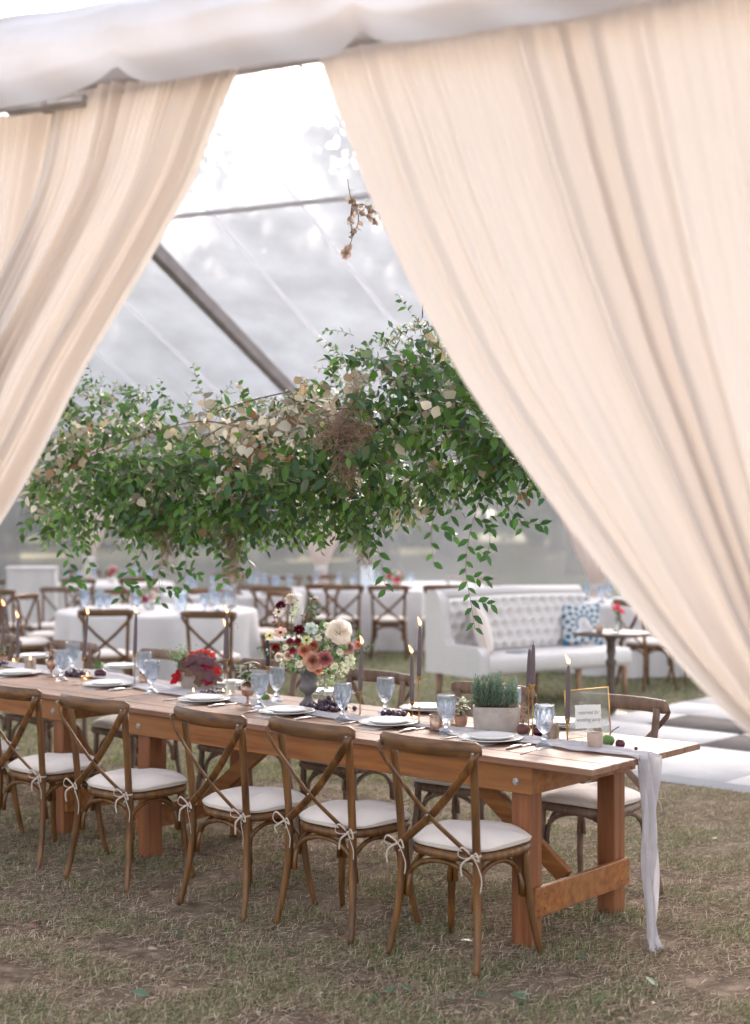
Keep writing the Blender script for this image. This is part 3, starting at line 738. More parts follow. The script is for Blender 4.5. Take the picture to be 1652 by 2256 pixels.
    if detail:
        for (x, y, z) in ((.232, -.287, .848), (-.232, -.287, .848), (0, -.270, .588), (.178, -.2195, .418), (-.178, -.2195, .418)):
            m = MB(); m.lathe([(.005, 0), (.005, .004), (.003, .006)], 8); m.build('screw', M['steel'], root, loc=(x, y, z), rot=(R(90), 0, 0))
    return root
def make_bow(seed, mirror=1):
    # fabric tie knotted round the back post: two loops, two tails
    rnd = random.Random(seed); m = MB(); s = mirror
    j = lambda a: rnd.uniform(-a, a)
    m.tube([( s * .018 * math.cos(t), .018 * math.sin(t), .0) for t in [k * math.pi * 2 / 12 for k in range(13)]], .0045, 6, .6)
    for (dx, dz, ln) in ((-.06, .018, 1), (.05, .006, .8)):
        m.tube(curve_pts([(0, -.022, 0), (dx * .6, -.04, dz + .012 + j(.004)), (dx * ln, -.036, dz - .016), (dx * .55, -.034, -.012 + j(.006)), (0, -.024, -.002)], 14), .0040, 6, .45)
    for (dx, L) in ((-.035 + j(.015), .075 + j(.02)), (.036 + j(.015), .115 + j(.02))):
        m.tube(curve_pts([(0, -.024, 0), (dx * .7, -.04, -.022), (dx * 1.1, -.036, -L * .6), (dx * 1.05 + j(.012), -.032, -L)], 10), .0044, 6, .35)
    m.ball((0, -.024, 0), .009, 8, 5)
    return m.mesh('tie_bow')
proto_near = make_chair(M['chair'], M['rail'])
bows = [make_bow(20 + k) for k in range(6)]
for s in (-1, 1): link('tie_bow', bows[0] if s > 0 else bows[1], M['tie'], proto_near, (s * .184, -.203, .448))
PN = Proto(proto_near)
RT = Matrix.Rotation(ROT_T, 3, 'Z')
near = [((1049, 2156), 0.0, 'nearest cross-back chair, rightmost of the row in front of the long table'),
        ((772, 2084), -1.5, 'cross-back chair second from the right in front of the long table'),
        ((535, 2035), -4.0, 'cross-back chair third from the right in front, beside the middle table leg'),
        ((277, 1971), 1.0, 'cross-back chair in front of the joint between the two tables'),
        ((85, 1917), -1.0, 'cross-back chair in the front row second from the left edge of the photo'),
        ((-95, 1868), 1.0, 'cross-back chair cut off by the left edge in the front row')]
bi = 0
for (pp, dr, lb) in near:
    foot = G(*pp); rz = ROT_T + R(dr); m3 = Matrix.Rotation(rz, 3, 'Z')
    loc = foot - m3 @ Vector((.218, -.248, 0))
    o = PN.put(loc, rz, lb, 'chairs along the near side of the long table')
    for c in [c for c in bpy.data.objects if c.parent == o and c.name.startswith('tie_bow')]:
        if bi > 1: c.data = bows[bi % 6]
        if c.data.materials == [] or len(c.data.materials) == 0: c.data.materials.append(M['tie'])
        bi += 1
proto_far = make_chair(M['weathered'], M['weathered'])
for s in (-1, 1): link('tie_bow', bows[2 if s > 0 else 3], M['tie'], proto_far, (s * .184, -.203, .448))
PF = Proto(proto_far)
# far side of the table: backs away from the camera
far_side = [(1370, 1535, 'cross-back chair across the table behind the gold framed sign'), (1085, 1508, 'cross-back chair across the table behind the lavender planter'),
            (862, 1477, 'cross-back chair across the table right of the flower urn'), (650, 1450, 'cross-back chair across the table behind the flower urn'),
            (420, 1428, 'cross-back chair across the table behind the red-leaved planter'), (224, 1409, 'cross-back chair across the table behind the left blue goblets'),
            (55, 1393, 'cross-back chair across the table nearest the left edge of the photo')]
E_far = G(1546, 1638, TZ); E_far.z = 0
for k, (x, y, lb) in enumerate(far_side):
    p = G(x, y, .885); p.z = 0
    tt = (p - E_far).dot(U); perp = (p - E_far).dot(V)
    perp = lerp(perp, .36, .65)
    rail = E_far + U * tt + V * perp
    rz = ROT_T + math.pi + R((0, 3, -2, 2, -3, 1, 4)[k]); m3 = Matrix.Rotation(rz, 3, 'Z')
    PF.put(rail - m3 @ Vector((0, -.29, 0)), rz, lb, 'chairs along the far side of the long table')

# long farm tables ---------------------------------------------------
def farm_table(origin, rz, L, label, z0=0.0):
    # local x runs away to the left along the table (0..L), y across (0..W); origin at near right corner
    Wd = .855; root = empty('farm_table', origin, rz, label, 'table', 'farm tables set end to end')
    nb = 6; bw = Wd / nb
    for k in range(nb):
        m = MB(); m.box((L / 2, bw * (k + .5), .752 + .0006 * (k % 2)), (L - .002 * (k % 3), bw - .0015, .026), None, .003); m.build('plank', M['plank'], root, auto=30)
    ov = .30; in_ = .035
    for y in (in_, Wd - in_):
        m = MB(); m.box((L / 2, y + (.012 if y < .4 else -.012), .682), (L - 2 * ov, .030, .112), None, .002); m.build('side_apron', M['cedar_x'], root, auto=30)
    for x in (ov - .0, L - ov):
        m = MB(); m.box((x + (.017 if x < 1 else -.017), Wd / 2, .680), (.030, Wd - 2 * in_ - .056, .108), None, .002); m.build('end_apron', M['cedar_x'], root, auto=30)
    lw_ = .089
    for x in (ov + .034 + lw_ / 2, L - ov - .034 - lw_ / 2):
        for y in (in_ + .029 + lw_ / 2, Wd - in_ - .029 - lw_ / 2):
            m = MB(); m.box((x, y, .369), (lw_, lw_, .738), None, .004); m.build('leg', M['cedar_z'], root, auto=30)
        sx = x + (-lw_ / 2 - .014 if x < 1 else lw_ / 2 + .014)
        m = MB(); m.box((sx, Wd / 2, .185), (.025, Wd - 2 * in_ - .07, .118), None, .003); st = m.build('stretcher', M['cedar_x'], root, auto=30)
        m = MB()
        for yy in (in_ + .05, in_ + .10, Wd - in_ - .05, Wd - in_ - .10):
            for zz in (.155, .215): m.ball((sx + (-.013 if x < 1 else .013), yy, zz), .0035, 6, 4)
        m.build('nail_heads', M['iron'], st)['kind'] = 'stuff'
        # diagonal board brace
        x1 = x + (.62 if x < 1 else -.62)
        a = Vector((x + (.02 if x < 1 else -.02), Wd / 2, .21)); b = Vector((x1, Wd / 2, .66)); d = b - a
        m = MB(); m.box((a + b) / 2, (d.length, .035, .075), d.to_track_quat('X', 'Z').to_matrix(), .003); m.build('diagonal_brace', M['cedar_x'], root, auto=30)
        for y, sgn in ((in_ - .0035, -1), (Wd - in_ + .0035, 1)):
            m = MB(); m.lathe([(.013, 0), (.013, .006), (.010, .008)], 6); m.lathe([(.0155, -.001), (.0155, .001)], 14)
            m.build('bolt', M['steel'], root, smooth=False, loc=(x, y, .672), rot=(R(90) * (1 if sgn < 0 else -1), 0, 0))
    return root
NC = G(1304, 1696, TZ); NC.z = 0
ang_u = math.atan2(U.y, U.x)
# a mirrored frame keeps y pointing away from the camera: build with x along U and y along V
def table_at(origin, ang, L, label):
    r = farm_table((0, 0, 0), 0, L, label)
    # local (x, y) -> world x*U + y*V, so flip local x
    for c in list(bpy.data.objects):
        if c.parent == r and c.type == 'MESH':
            if tuple(c.location) == (0, 0, 0):
                c.data.transform(Matrix.Diagonal((-1, 1, 1, 1))); c.data.flip_normals()
            else: c.location.x *= -1
            for g_ in [k for k in bpy.data.objects if k.parent == c]: g_.data.transform(Matrix.Diagonal((-1, 1, 1, 1)))
    r.location = origin; r.rotation_euler = (0, 0, ang)
    return r
table_at(NC, ROT_T, 3.08, 'reddish wooden farm table at the right with five chairs in front')
table_at(NC + U * 3.10 + V * .05, ROT_T - R(0.8), 3.08, 'second wooden farm table continuing the row to the left edge')
def TT(x, y): return G(x, y, TZ)

# gauze runner along the table and over its end ------------------------
ctr = [TT(*p) for p in ((1414, 1666), (1330, 1654), (1240, 1641), (1120, 1627), (1000, 1611), (930, 1601), (800, 1587), (700, 1575), (560, 1549), (440, 1531), (330, 1511), (240, 1492), (130, 1480), (20, 1465), (-60, 1455))]
cs = curve_pts(ctr, 150)
vec_end = (G(1404, 2086) - Vector((ctr[0].x, ctr[0].y, 0)))
def runner(a, b):
    if b < .3:                         # hanging part, from floor to table edge
        t = b / .3; z = lerp(.006, TZ + .006, t); base = Vector((ctr[0].x, ctr[0].y, 0)) - U * .018
        base = base - U * .012 + (-U * .02) * (1 - t) + V * (-.012 + .012 * t)
        w = lerp(.085, .125, t ** 1.5); s = a - .5
        off = V * (s * w + .010 * math.sin(t * 5 + a * 2)) + (-U) * (.020 * math.sin(a * 12 + 2.5 * t + math.sin(t * 7)) + .006 * math.sin(a * 29 + 5 * t) + .008 * math.sin(t * 9 + a * 4))
        if t < .05: base = base - U * .015 * (1 - t / .05)
        return base + off + Vector((0, 0, z))
    t = (b - .3) / .7; k = min(int(t * 150), 149); u = t * 150 - k; p = cs[k].lerp(cs[k + 1], u)
    w = lerp(.125, .19 + .08 * math.sin(t * 9 + 1) + .04 * math.sin(t * 31), min(1, t * 5))
    s = a - .5
    h = .004 + .010 * abs(math.sin(a * 15 + 2.2 * math.sin(t * 17))) * (1 - .5 * abs(2 * s)) + .004 * math.sin(t * 60 + a * 8) ** 2
    return p + V * (s * w + .012 * math.sin(t * 43 + a * 3)) + Vector((0, 0, h)) - U * (.012 * max(0, 1 - t * 40))
mb = MB(); mb.grid(runner, 40, 420)
props(mb.build('table_runner', M['runner']), 'pale lavender-grey gauze runner along the long table, trailing to the ground at its right end', 'table runner')

# round and long tables with white cloths -----------------------------
def cloth_round(c, r, label, seed=1, h=.755):
    root = empty('round_table', (c[0], c[1], 0), 0, label, 'table', 'tables under white cloths')
    m = MB(); m.lathe([(r - .02, h - .03), (r, h - .028), (r, h - .006), (r - .02, h - .004)], 40); m.build('tabletop', M['ash'], root)
    m = MB(); m.lathe([(.30, 0), (.30, .03), (.05, .06), (.04, .4), (.05, .69), (.3, h - .035)], 16); m.build('pedestal', M['iron'], root)
    rnd = random.Random(seed); p1, p2 = rnd.random() * 6, rnd.random() * 6
    def fn(th, z, j):
        d = max(0, (h - .03 - z)) / h
        return 1 + d * (.06 * math.sin(th * 11 + p1) + .04 * math.sin(th * 17 + p2) + .02 * math.sin(th * 29)) 
    m = MB(); m.lathe([(.01, h + .004), (r * .6, h + .004), (r * .97, h + .004), (r + .006, h - .002), (r + .014, h - .03), (r + .02, h - .18), (r + .035, h - .4), (r + .055, .25), (r + .075, .012)], 132, fn=fn, cap=False)
    m.build('tablecloth', M['cloth'], root); return root
def cloth_long(c, L, Wd, rz, label, h=.755):
    root = empty('banquet_table', (c[0], c[1], 0), rz, label, 'table', 'tables under white cloths')
    m = MB(); m.box((0, 0, h - .016), (L, Wd, .026)); m.build('tabletop', M['ash'], root)
    per = []; n = 160; P_ = 2 * (L + Wd)
    for k in range(n):
        s = k / n * P_
        if s < L: q = (-L / 2 + s, -Wd / 2, 0, -1)
        elif s < L + Wd: q = (L / 2, -Wd / 2 + s - L, 1, 0)
        elif s < 2 * L + Wd: q = (L / 2 - (s - L - Wd), Wd / 2, 0, 1)
        else: q = (-L / 2, Wd / 2 - (s - 2 * L - Wd), -1, 0)
        per.append(q)
    vs = []; lv = [(0.0, h + .004), (.008, h - .004), (.014, h - .05), (.02, .5), (.03, .25), (.045, .012)]
    for j, (o, z) in enumerate(lv):
        for k, (x, y, nx, ny) in enumerate(per):
            w = o + .035 * (h - z) / h * math.sin(k * .9) + .02 * (h - z) / h * math.sin(k * .37)
            w = max(w, .0045 if j else 0); vs.append((x + nx * w, y + ny * w, z))
    fs = [(j * n + (k + 1) % n, j * n + k, (j + 1) * n + k, (j + 1) * n + (k + 1) % n) for j in range(len(lv) - 1) for k in range(n)] + [tuple(range(n))]
    m = MB(); m.add(vs, fs); m.build('tablecloth', M['cloth'], root, auto=50); return root
RC = Vector((-2.21, 14.9, 0))
cloth_round(RC, 1.0, 'large round table in a white cloth behind the candles at the left', 3)
cloth_long((-.62, 18.9, 0), 2.5, 1.0, R(-4), 'long white-clothed table with chairs in front, left of the sofa')
cloth_round((-3.75, 20.6, 0), .9, 'round white-clothed table at the back left under the hanging vines', 5)
cloth_round((-1.75, 17.9, 0), .85, 'round white-clothed table partly behind the nearer large round one', 6)
cloth_round((2.85, 16.3, 0), .85, 'round white-clothed table behind the small bronze table at the right', 7)
cloth_round((.7, 20.2, 0), .8, 'small far white-clothed table just left of the sofa back', 8)
# white draped bar at the far left
bar = empty('draped_bar', (-4.35, 18.6, 0), R(8), 'tall white draped counter standing at the back left corner', 'bar')
mb = MB(); mb.box((0, 0, 1.04), (.62, .42, .03), None, .004); mb.build('counter_top', M['cloth'], bar, auto=30)
mb = MB()
mb.grid(lambda a, b: (lambda s: Vector(((lerp(-.3, .3, s * 4) if s < .25 else .3 if s < .5 else lerp(.3, -.3, (s - .5) * 4) if s < .75 else -.3) * (1 + .03 * math.sin(a * 90)), (-.2 if s < .25 else lerp(-.2, .2, (s - .25) * 4) if s < .5 else .2 if s < .75 else lerp(.2, -.2, (s - .75) * 4)) * (1 + .05 * math.sin(a * 77)), lerp(.01, 1.022, b))))(a % 1.0 if a < 1 else 0.0), 96, 4)
mb.build('drape', M['cloth'], bar)

def proto_mid():
    r = make_chair(M['chair'], M['rail'], False)
    return Proto(r)
PM = proto_mid(); PW = Proto(make_chair(M['weathered'], M['weathered'], False))
def face(x, y, tx, ty): return math.atan2(ty - y, tx - x) - math.pi / 2       # chair front towards (tx, ty)
def ring(P, c, r, degs, labels, grp):
    for d, lb in zip(degs, labels):
        a = R(d); x, y = c[0] + math.cos(a) * r, c[1] + math.sin(a) * r
        P.put((x, y, 0), face(x, y, c[0], c[1]) + R(random.uniform(-6, 6)), lb, grp)
def chair_px(P, x, ytop, Y, rz, lb, grp):
    p = AT(x, ytop, Y); P.put((p.x, p.y, 0), rz, lb, grp)
# around the large round table
for (x, Y, dr, lb, P) in ((232, 13.0, 4, 'chair with its back to the camera at the left front of the large round table', PM), (458, 12.75, -6, 'chair with its back to the camera at the right front of the large round table', PM)):
    p = AT(x, 1340, Y); px, py = p.x, p.y; m3 = Matrix.Rotation(R(dr), 3, 'Z'); loc = Vector((px, py, 0)) - m3 @ Vector((0, -.29, 0)); P.put(loc, R(dr), lb, 'chairs around the large round table')
ring(PM, RC, 1.32, (200, 158, 118, 80, 42, -4), ('brown chair turned sideways at the left side of the large round table', 'brown chair at the back left of the large round table', 'brown chair behind the large round table, left of its flowers', 'brown chair behind the large round table, right of its flowers', 'brown chair at the back right of the large round table', 'chair at the right side of the large round table behind the bouquet'), 'chairs around the large round table')
# chairs in front of the long clothed table
for (x, Y, dr, lb) in ((754, 17.4, 3, 'brown chair in front of the long clothed table, left one right of the bouquet'), (858, 17.3, -3, 'brown chair in front of the long clothed table, just left of the tall candle'), (972, 17.4, 5, 'brown chair in front of the long clothed table partly behind the sofa'), (604, 17.0, -8, 'brown chair beside the long clothed table directly above the bouquet'), (690, 17.6, 28, 'weathered chair turned to the right behind the bouquet leaves')):
    p = AT(x, 1297, Y); PM.put((p.x, p.y + .25, 0), R(dr), lb, 'chairs at the far tables')
for (x, Y, dr, lb) in ((540, 17.2, 160, 'chair facing the camera behind the white cup row at the centre left'), (720, 19.9, 186, 'far chair beyond the long clothed table under the pole drape'), (1018, 19.8, 176, 'far chair beyond the long table seen over the sofa, left'), (1065, 19.6, 190, 'far chair seen over the sofa, right'), (497, 20.5, 178, 'far chair behind the right-hand hanging moss'), (640, 19.6, 200, 'far chair under the dark lower garland, centre')):
    p = AT(x, 1290, Y); PW.put((p.x, p.y, 0), R(dr), lb, 'chairs at the far tables')
for (x, Y, dr, lb) in ((62, 14.6, -70, 'weathered chair turned to the right near the left edge behind the short candle'), (22, 16.6, -20, 'brown chair back at the left edge above the candle flames'), (113, 16.6, 170, 'weathered chair facing the camera left of the large round table'), (118, 21.3, -30, 'far brown chair in front of the draped bar'), (8, 19.0, 20, 'far chair at the left edge beside the draped bar'), (190, 19.2, -12, 'brown chair in front of the back left round table'), (300, 19.6, 12, 'brown chair at the back left round table under the vine'), (175, 22.0, 175, 'farthest chair behind the back left round table')):
    p = AT(x, 1290, Y); (PM if 'brown' in lb else PW).put((p.x, p.y, 0), R(dr), lb, 'chairs at the left tables')
for (X, Y, dr, lb) in ((2.72, 14.55, -62, 'brown chair turned away behind the small bronze table'), (3.6, 15.4, 40, 'brown chair mostly hidden by the right curtain'), (1.95, 16.2, -85, 'brown chair just beyond the right end of the sofa'), (3.25, 14.9, 12, 'brown chair in front of the right round table at the curtain edge')):
    PM.put((X, Y, 0), R(dr), lb, 'chairs at the right table')

# tufted sofa -----------------------------------------------------------
SB = Vector((.55, 13.39, 0)); SDIR = Vector((.819, .574, 0)); srz = math.atan2(SDIR.y, SDIR.x)
sofa = empty('tufted_sofa', SB, srz, 'long oatmeal settee with a deep button-tufted back and tapered wooden legs', 'sofa')
LS, DS = 1.78, .64
mb = MB(); mb.box((LS / 2 + .03, -DS / 2 - .05, .385), (LS + .04, DS + .02, .165), None, .035); mb.build('seat', M['upholstery'], sofa, auto=60)
def tuft(a, b):
    x = a * LS; z = lerp(.46, .955, b)
    cw, rh = .118, .105; r_ = (z - .47) / rh; row = round(r_)
    d = 1e9
    for rr in (row - 1, row, row + 1):
        off = (rr % 2) * cw / 2
        cc = round((x - off) / cw) * cw + off
        for c2 in (cc - cw, cc, cc + cw): d = min(d, math.hypot(x - c2, (z - .47 - rr * rh) * 1.0))
    y = -.075 - .062 * min(1, (d / .055)) ** .7
    e = min(a, 1 - a) * LS; y += .03 * max(0, 1 - e / .05)
    if b > .93: y += .05 * ((b - .93) / .07) ** 2
    return Vector((x, y, z + .02 * math.sin(a * math.pi)))
mb = MB(); mb.grid(tuft, 150, 50); bk = mb.build('tufted_back', M['upholstery'], sofa)
mb = MB(); mb.box((LS / 2, 0.005, .62), (LS, .12, .63), None, .03); mb.build('back_shell', M['upholstery'], sofa, auto=60)
for r_ in range(5):
    for k in range(15):
        x = k * .118 + (r_ % 2) * .059
        if .05 < x < LS - .05:
            mb = MB(); mb.ball((x, -.088, .47 + r_ * .105), .011, 6, 4, (1, .5, 1)); mb.build('button', M['upholstery'], sofa)
# left wing and arm
mb = MB(); prof = [(-.70, .31), (-.70, .50), (-.66, .535), (-.24, .535), (-.18, .60), (-.13, .78), (-.12, .95), (-.06, 1.02), (.04, 1.02), (.075, .95), (.06, .31)]
vs = [(-.05, y, z) for y, z in prof] + [(.05, y, z) for y, z in prof]; n = len(prof)
mb.add(vs, [tuple(range(n)), tuple(range(n, 2 * n))[::-1]] + [(k, (k + 1) % n + 0, (k + 1) % n + n, k + n) for k in range(n)])
o = mb.build('wing_arm', M['upholstery'], sofa, smooth=False)
bv = o.modifiers.new('bevel', 'BEVEL'); bv.width = .02; bv.segments = 2
mb = MB(); mb.tube([(-.0, .02, .985), (LS / 2, .02, 1.0), (LS, .02, .975)], .055, 12); mb.build('top_roll', M['upholstery'], sofa)
for (x, y) in ((.03, -.62), (.03, -.02), (LS * .34, -.62), (LS * .34, -.02), (LS * .67, -.62), (LS * .67, -.02), (LS + .0, -.62), (LS - .03, -.02)):
    mb = MB(); mb.tube([(x, y, .29), (x + .0, y - (.0), 0)], [.034, .020], 8); mb.build('leg', M['ash'], sofa)
# cushions and book on it
def pillow(name, m, loc, rot, w, label, trim=None, puff=.075):
    root = empty(name, loc, 0, label, 'pillow'); root.rotation_euler = rot
    def fn(sgn):
        def f(a, b):
            x, z = a * 2 - 1, b * 2 - 1
            k = (1 - x ** 4) * (1 - z ** 4); pin = 1 - .07 * (1 - abs(x)) * 0 - .10 * (1 - z * z) * abs(x) * .6
            pin2 = 1 - .10 * (1 - x * x) * abs(z) * .6
            return Vector((x * w / 2 * pin, sgn * puff * k ** .6, z * w / 2 * pin2))
        return f
    mb = MB(); mb.grid(fn(-1), 18, 18); n0 = len(mb.v); mb.grid(lambda a, b: fn(1)(1 - a, b), 18, 18); mb.build('cover', m, root)
    if trim:
        e = [fn(1)(t, 0) for t in [k / 10 for k in range(11)]] + [fn(1)(1, t) for t in [k / 10 for k in range(11)]] + [fn(1)(1 - t, 1) for t in [k / 10 for k in range(11)]] + [fn(1)(0, 1 - t) for t in [k / 10 for k in range(11)]]
        mb = MB(); mb.tube(e, .007, 6); mb.build('piping', trim, root)
    return root
def SP(x, y, z): return SB + SDIR * x + Vector((-SDIR.y, SDIR.x, 0)) * y + Vector((0, 0, z))
pillow('throw_pillow', M['cushion'], SP(.26, -.36, .675), (R(-16), R(6), srz + R(48)), .46, 'plump white pillow with blush piping leaning on the left arm of the sofa', M['pink_pale'])
pillow('throw_pillow', M['blue_pillow'], SP(1.60, -.22, .665), (R(-14), 0, srz - R(22)), .41, 'blue and white medallion pillow at the right end of the sofa', None)
mb = MB(); mb.box((0, 0, .008), (.21, .16, .014), None, .002); o = mb.build('book', M['slate'], None, auto=30, loc=SP(.62, -.45, .466)); o.rotation_euler = (0, 0, srz + .3); props(o, 'thin grey book lying on the sofa seat', 'book')

# bronze bistro table
bt = empty('bistro_table', (2.02, 12.55, 0), 0, 'small round bronze pedestal table in front of the sofa end', 'table')
mb = MB(); mb.lathe([(.02, .695), (.30, .697), (.335, .702), (.34, .712), (.335, .722), (.02, .724)], 40); mb.build('table_top', M['iron'], bt)
mb = MB(); mb.lathe([(.03, .03), (.05, .06), (.035, .12), (.042, .2), (.032, .28), (.036, .42), (.05, .47), (.03, .5), (.04, .56), (.036, .64), (.07, .69)], 16); mb.build('post', M['iron'], bt)
mb = MB(); mb.lathe([(.21, .0), (.215, .012), (.16, .03), (.06, .05), (.03, .06)], 28); mb.build('base', M['iron'], bt)
#==TABLEWARE==
# ================================================================== TABLEWARE
def make_goblet(seg=32):
    root = empty('water_goblet', (0, 0, 0), 0, 'goblet', 'goblet')
    m = MB(); fl = lambda th, z, j: 1 + .05 * math.cos(th * 12) * (1 if j > 0 else .6)
    m.lathe([(.034, 0), (.037, .003), (.034, .008), (.022, .016), (.010, .026), (.008, .030)], seg, fn=fl); m.build('foot', M['blue_glass'], root)
    m = MB(); m.lathe([(.0085, .0305), (.011, .036), (.014, .041), (.010, .047), (.008, .052), (.011, .058), (.012, .0595)], 14); m.build('stem', M['blue_glass'], root)
    prof = [(.012, .060), (.020, .066), (.028, .078), (.034, .092), (.038, .106), (.041, .120), (.043, .134), (.0435, .148), (.0425, .162), (.0415, .172), (.042, .176)]
    inn = [(r - .0035, z + .002) for r, z in prof[::-1] if r > .015][:-1] + [(.004, .070)]
    def rel(th, z, j):
        if j < 1 or j > 8: return 1
        a = (th * 12 / (2 * math.pi) + z * 60) % 1; b = (th * 12 / (2 * math.pi) - z * 60) % 1
        return 1 + .10 * (abs(a - .5) + abs(b - .5) - .5)
    m = MB(); m.lathe(prof + inn, seg * 2 if seg > 20 else seg, fn=rel); m.build('bowl', M['blue_glass'], root)
    return root
PG = Proto(make_goblet())
for (x, y, lb) in ((136, 1499, 'blue goblet left of the dark grapes, the front one of its pair'), (160, 1478, 'blue goblet behind another one left of the second candle'),
                   (334, 1527, 'blue goblet in front of its twin, just left of the red-leaved plant'), (317, 1503, 'blue goblet half hidden behind another, left of the red-leaved plant'),
                   (572, 1561, 'blue goblet left of the flower urn, the nearer of two'), (609, 1544, 'blue goblet left of the flower urn, the farther of two'),
                   (755, 1587, 'blue goblet right of the flower urn beside the black grapes'), (849, 1572, 'blue goblet standing behind the small fig cluster'),
                   (983, 1618, 'blue goblet left of the lavender planter beside a glowing votive'), (1199, 1645, 'blue goblet nearest the right table end beside two candles'),
                   (1128, 1598, 'blue goblet mostly hidden behind the lavender planter')):
    PG.put(TT(x, y) + Vector((0, 0, .0005)), random.random(), lb, 'blue pressed glass goblets on the long table')
# plates with napkins
def make_plate():
    root = empty('dinner_plate', (0, 0, 0), 0, 'plate', 'plate')
    m = MB(); m.lathe([(.075, .002), (.085, .004), (.118, .011), (.138, .016), (.139, .0175), (.137, .019), (.116, .0145), (.09, .008), (.05, .007), (.001, .007)], 44); m.build('charger', M['ceramic'], root)
    m = MB(); m.lathe([(.055, .010), (.068, .011), (.088, .018), (.101, .0245), (.102, .026), (.100, .027), (.086, .021), (.07, .015), (.001, .0145)], 40); m.build('salad_plate', M['ceramic'], root)
    return root
PP = Proto(make_plate())
for k, (x, y, lb) in enumerate(((38, 1487, 'white plate at the near left end, beside the birch bark votive'), (237, 1512, 'white plate in front of the dark plum on the near side'),
                   (449, 1546, 'white plate in front of the red-leaved planter'), (632, 1573, 'white plate in front of the flower urn'),
                   (855, 1598, 'white plate in front of the small fig cluster'), (1080, 1633, 'white plate in front of the lavender planter'),
                   (76, 1450, 'white plate across the table at the left, beside a short candle'), (268, 1473, 'white plate across the table behind the plum'),
                   (722, 1531, 'white plate across the table behind the flower urn'), (941, 1566, 'white plate across the table behind the tall candle pair'),
                   (1228, 1599, 'white plate across the table behind the framed sign'), (505, 1512, 'white plate across the table behind the footed mercury cup'))):
    p = TT(x, y)
    PP.put(p + Vector((0, 0, .0035)), 0, lb, 'plates set along the long table')
    near_ = k < 6
    mb = MB(); sg = -1 if near_ else 1
    def nap(a, b, sg=sg): return Vector(((a - .5) * .13, sg * (.03 + .135 * b), .0012 + .0015 * abs(math.sin(a * 9 + b * 3))))
    mb.grid(nap, 10, 8)
    o = mb.build('napkin', M['napkin'], None); o.location = p; o.rotation_euler = (0, 0, ROT_T + random.uniform(-.1, .1))
    props(o, 'folded linen napkin under the ' + lb.replace('white ', '').replace(' at the near left end,', ''), 'napkin', 'napkins under the plates')
def fork_mesh():
    m = MB(); m.tube([(0, -.1, .004), (0, -.04, .003), (0, .03, .004), (0, .045, .003)], [.0045, .004, .002, .004], 6, .4)
    m.box((0, .055, .003), (.022, .022, .002), None, .0005)
    for k in range(4): m.tube([(-.009 + .006 * k, .064, .003), (-.009 + .006 * k, .10, .006)], [.0018, .0009], 5, .7)
    return m.mesh('fork')
def knife_mesh():
    m = MB(); m.tube([(0, -.11, .006), (0, -.06, .006), (0, .0, .005)], [.006, .0075, .006], 8, .6); m.box((0, .055, .004), (.016, .11, .0018), None, .0005); return m.mesh('knife')
fm, km = fork_mesh(), knife_mesh(); fm.materials.append(M['silver']); km.materials.append(M['silver'])
def lay(me, name, p, rz, lb, grp):
    o = link(name, me, None, None, p, (0, 0, rz)); props(o, lb, name, grp)
for (x, y, w) in ((237, 1512, 'plum'), (449, 1546, 'red-leaved planter'), (632, 1573, 'flower urn'), (855, 1598, 'fig cluster'), (1080, 1633, 'lavender planter')):
    p = TT(x, y)
    lay(km, 'knife', p - U * .185 - V * .03 + Vector((0, 0, .001)), ROT_T, f'silver knife right of the near plate by the {w}', 'knives on the long table')
    lay(fm, 'fork', p + U * .175 - V * .03 + Vector((0, 0, .001)), ROT_T, f'silver fork left of the near plate by the {w}', 'forks on the long table')
p = TT(1172, 1655); lay(fm, 'spoon_fork', p, ROT_T + .12, 'silver fork lying beside the rightmost goblet', 'forks on the long table')
for o in bpy.data.objects:
    if o.name.startswith('spoon_fork'): o.name = 'fork'; o['category'] = 'fork'
lay(fm, 'fork', TT(1290, 1628), ROT_T + math.pi + .1, 'silver fork behind the framed sign foot', 'forks on the long table')

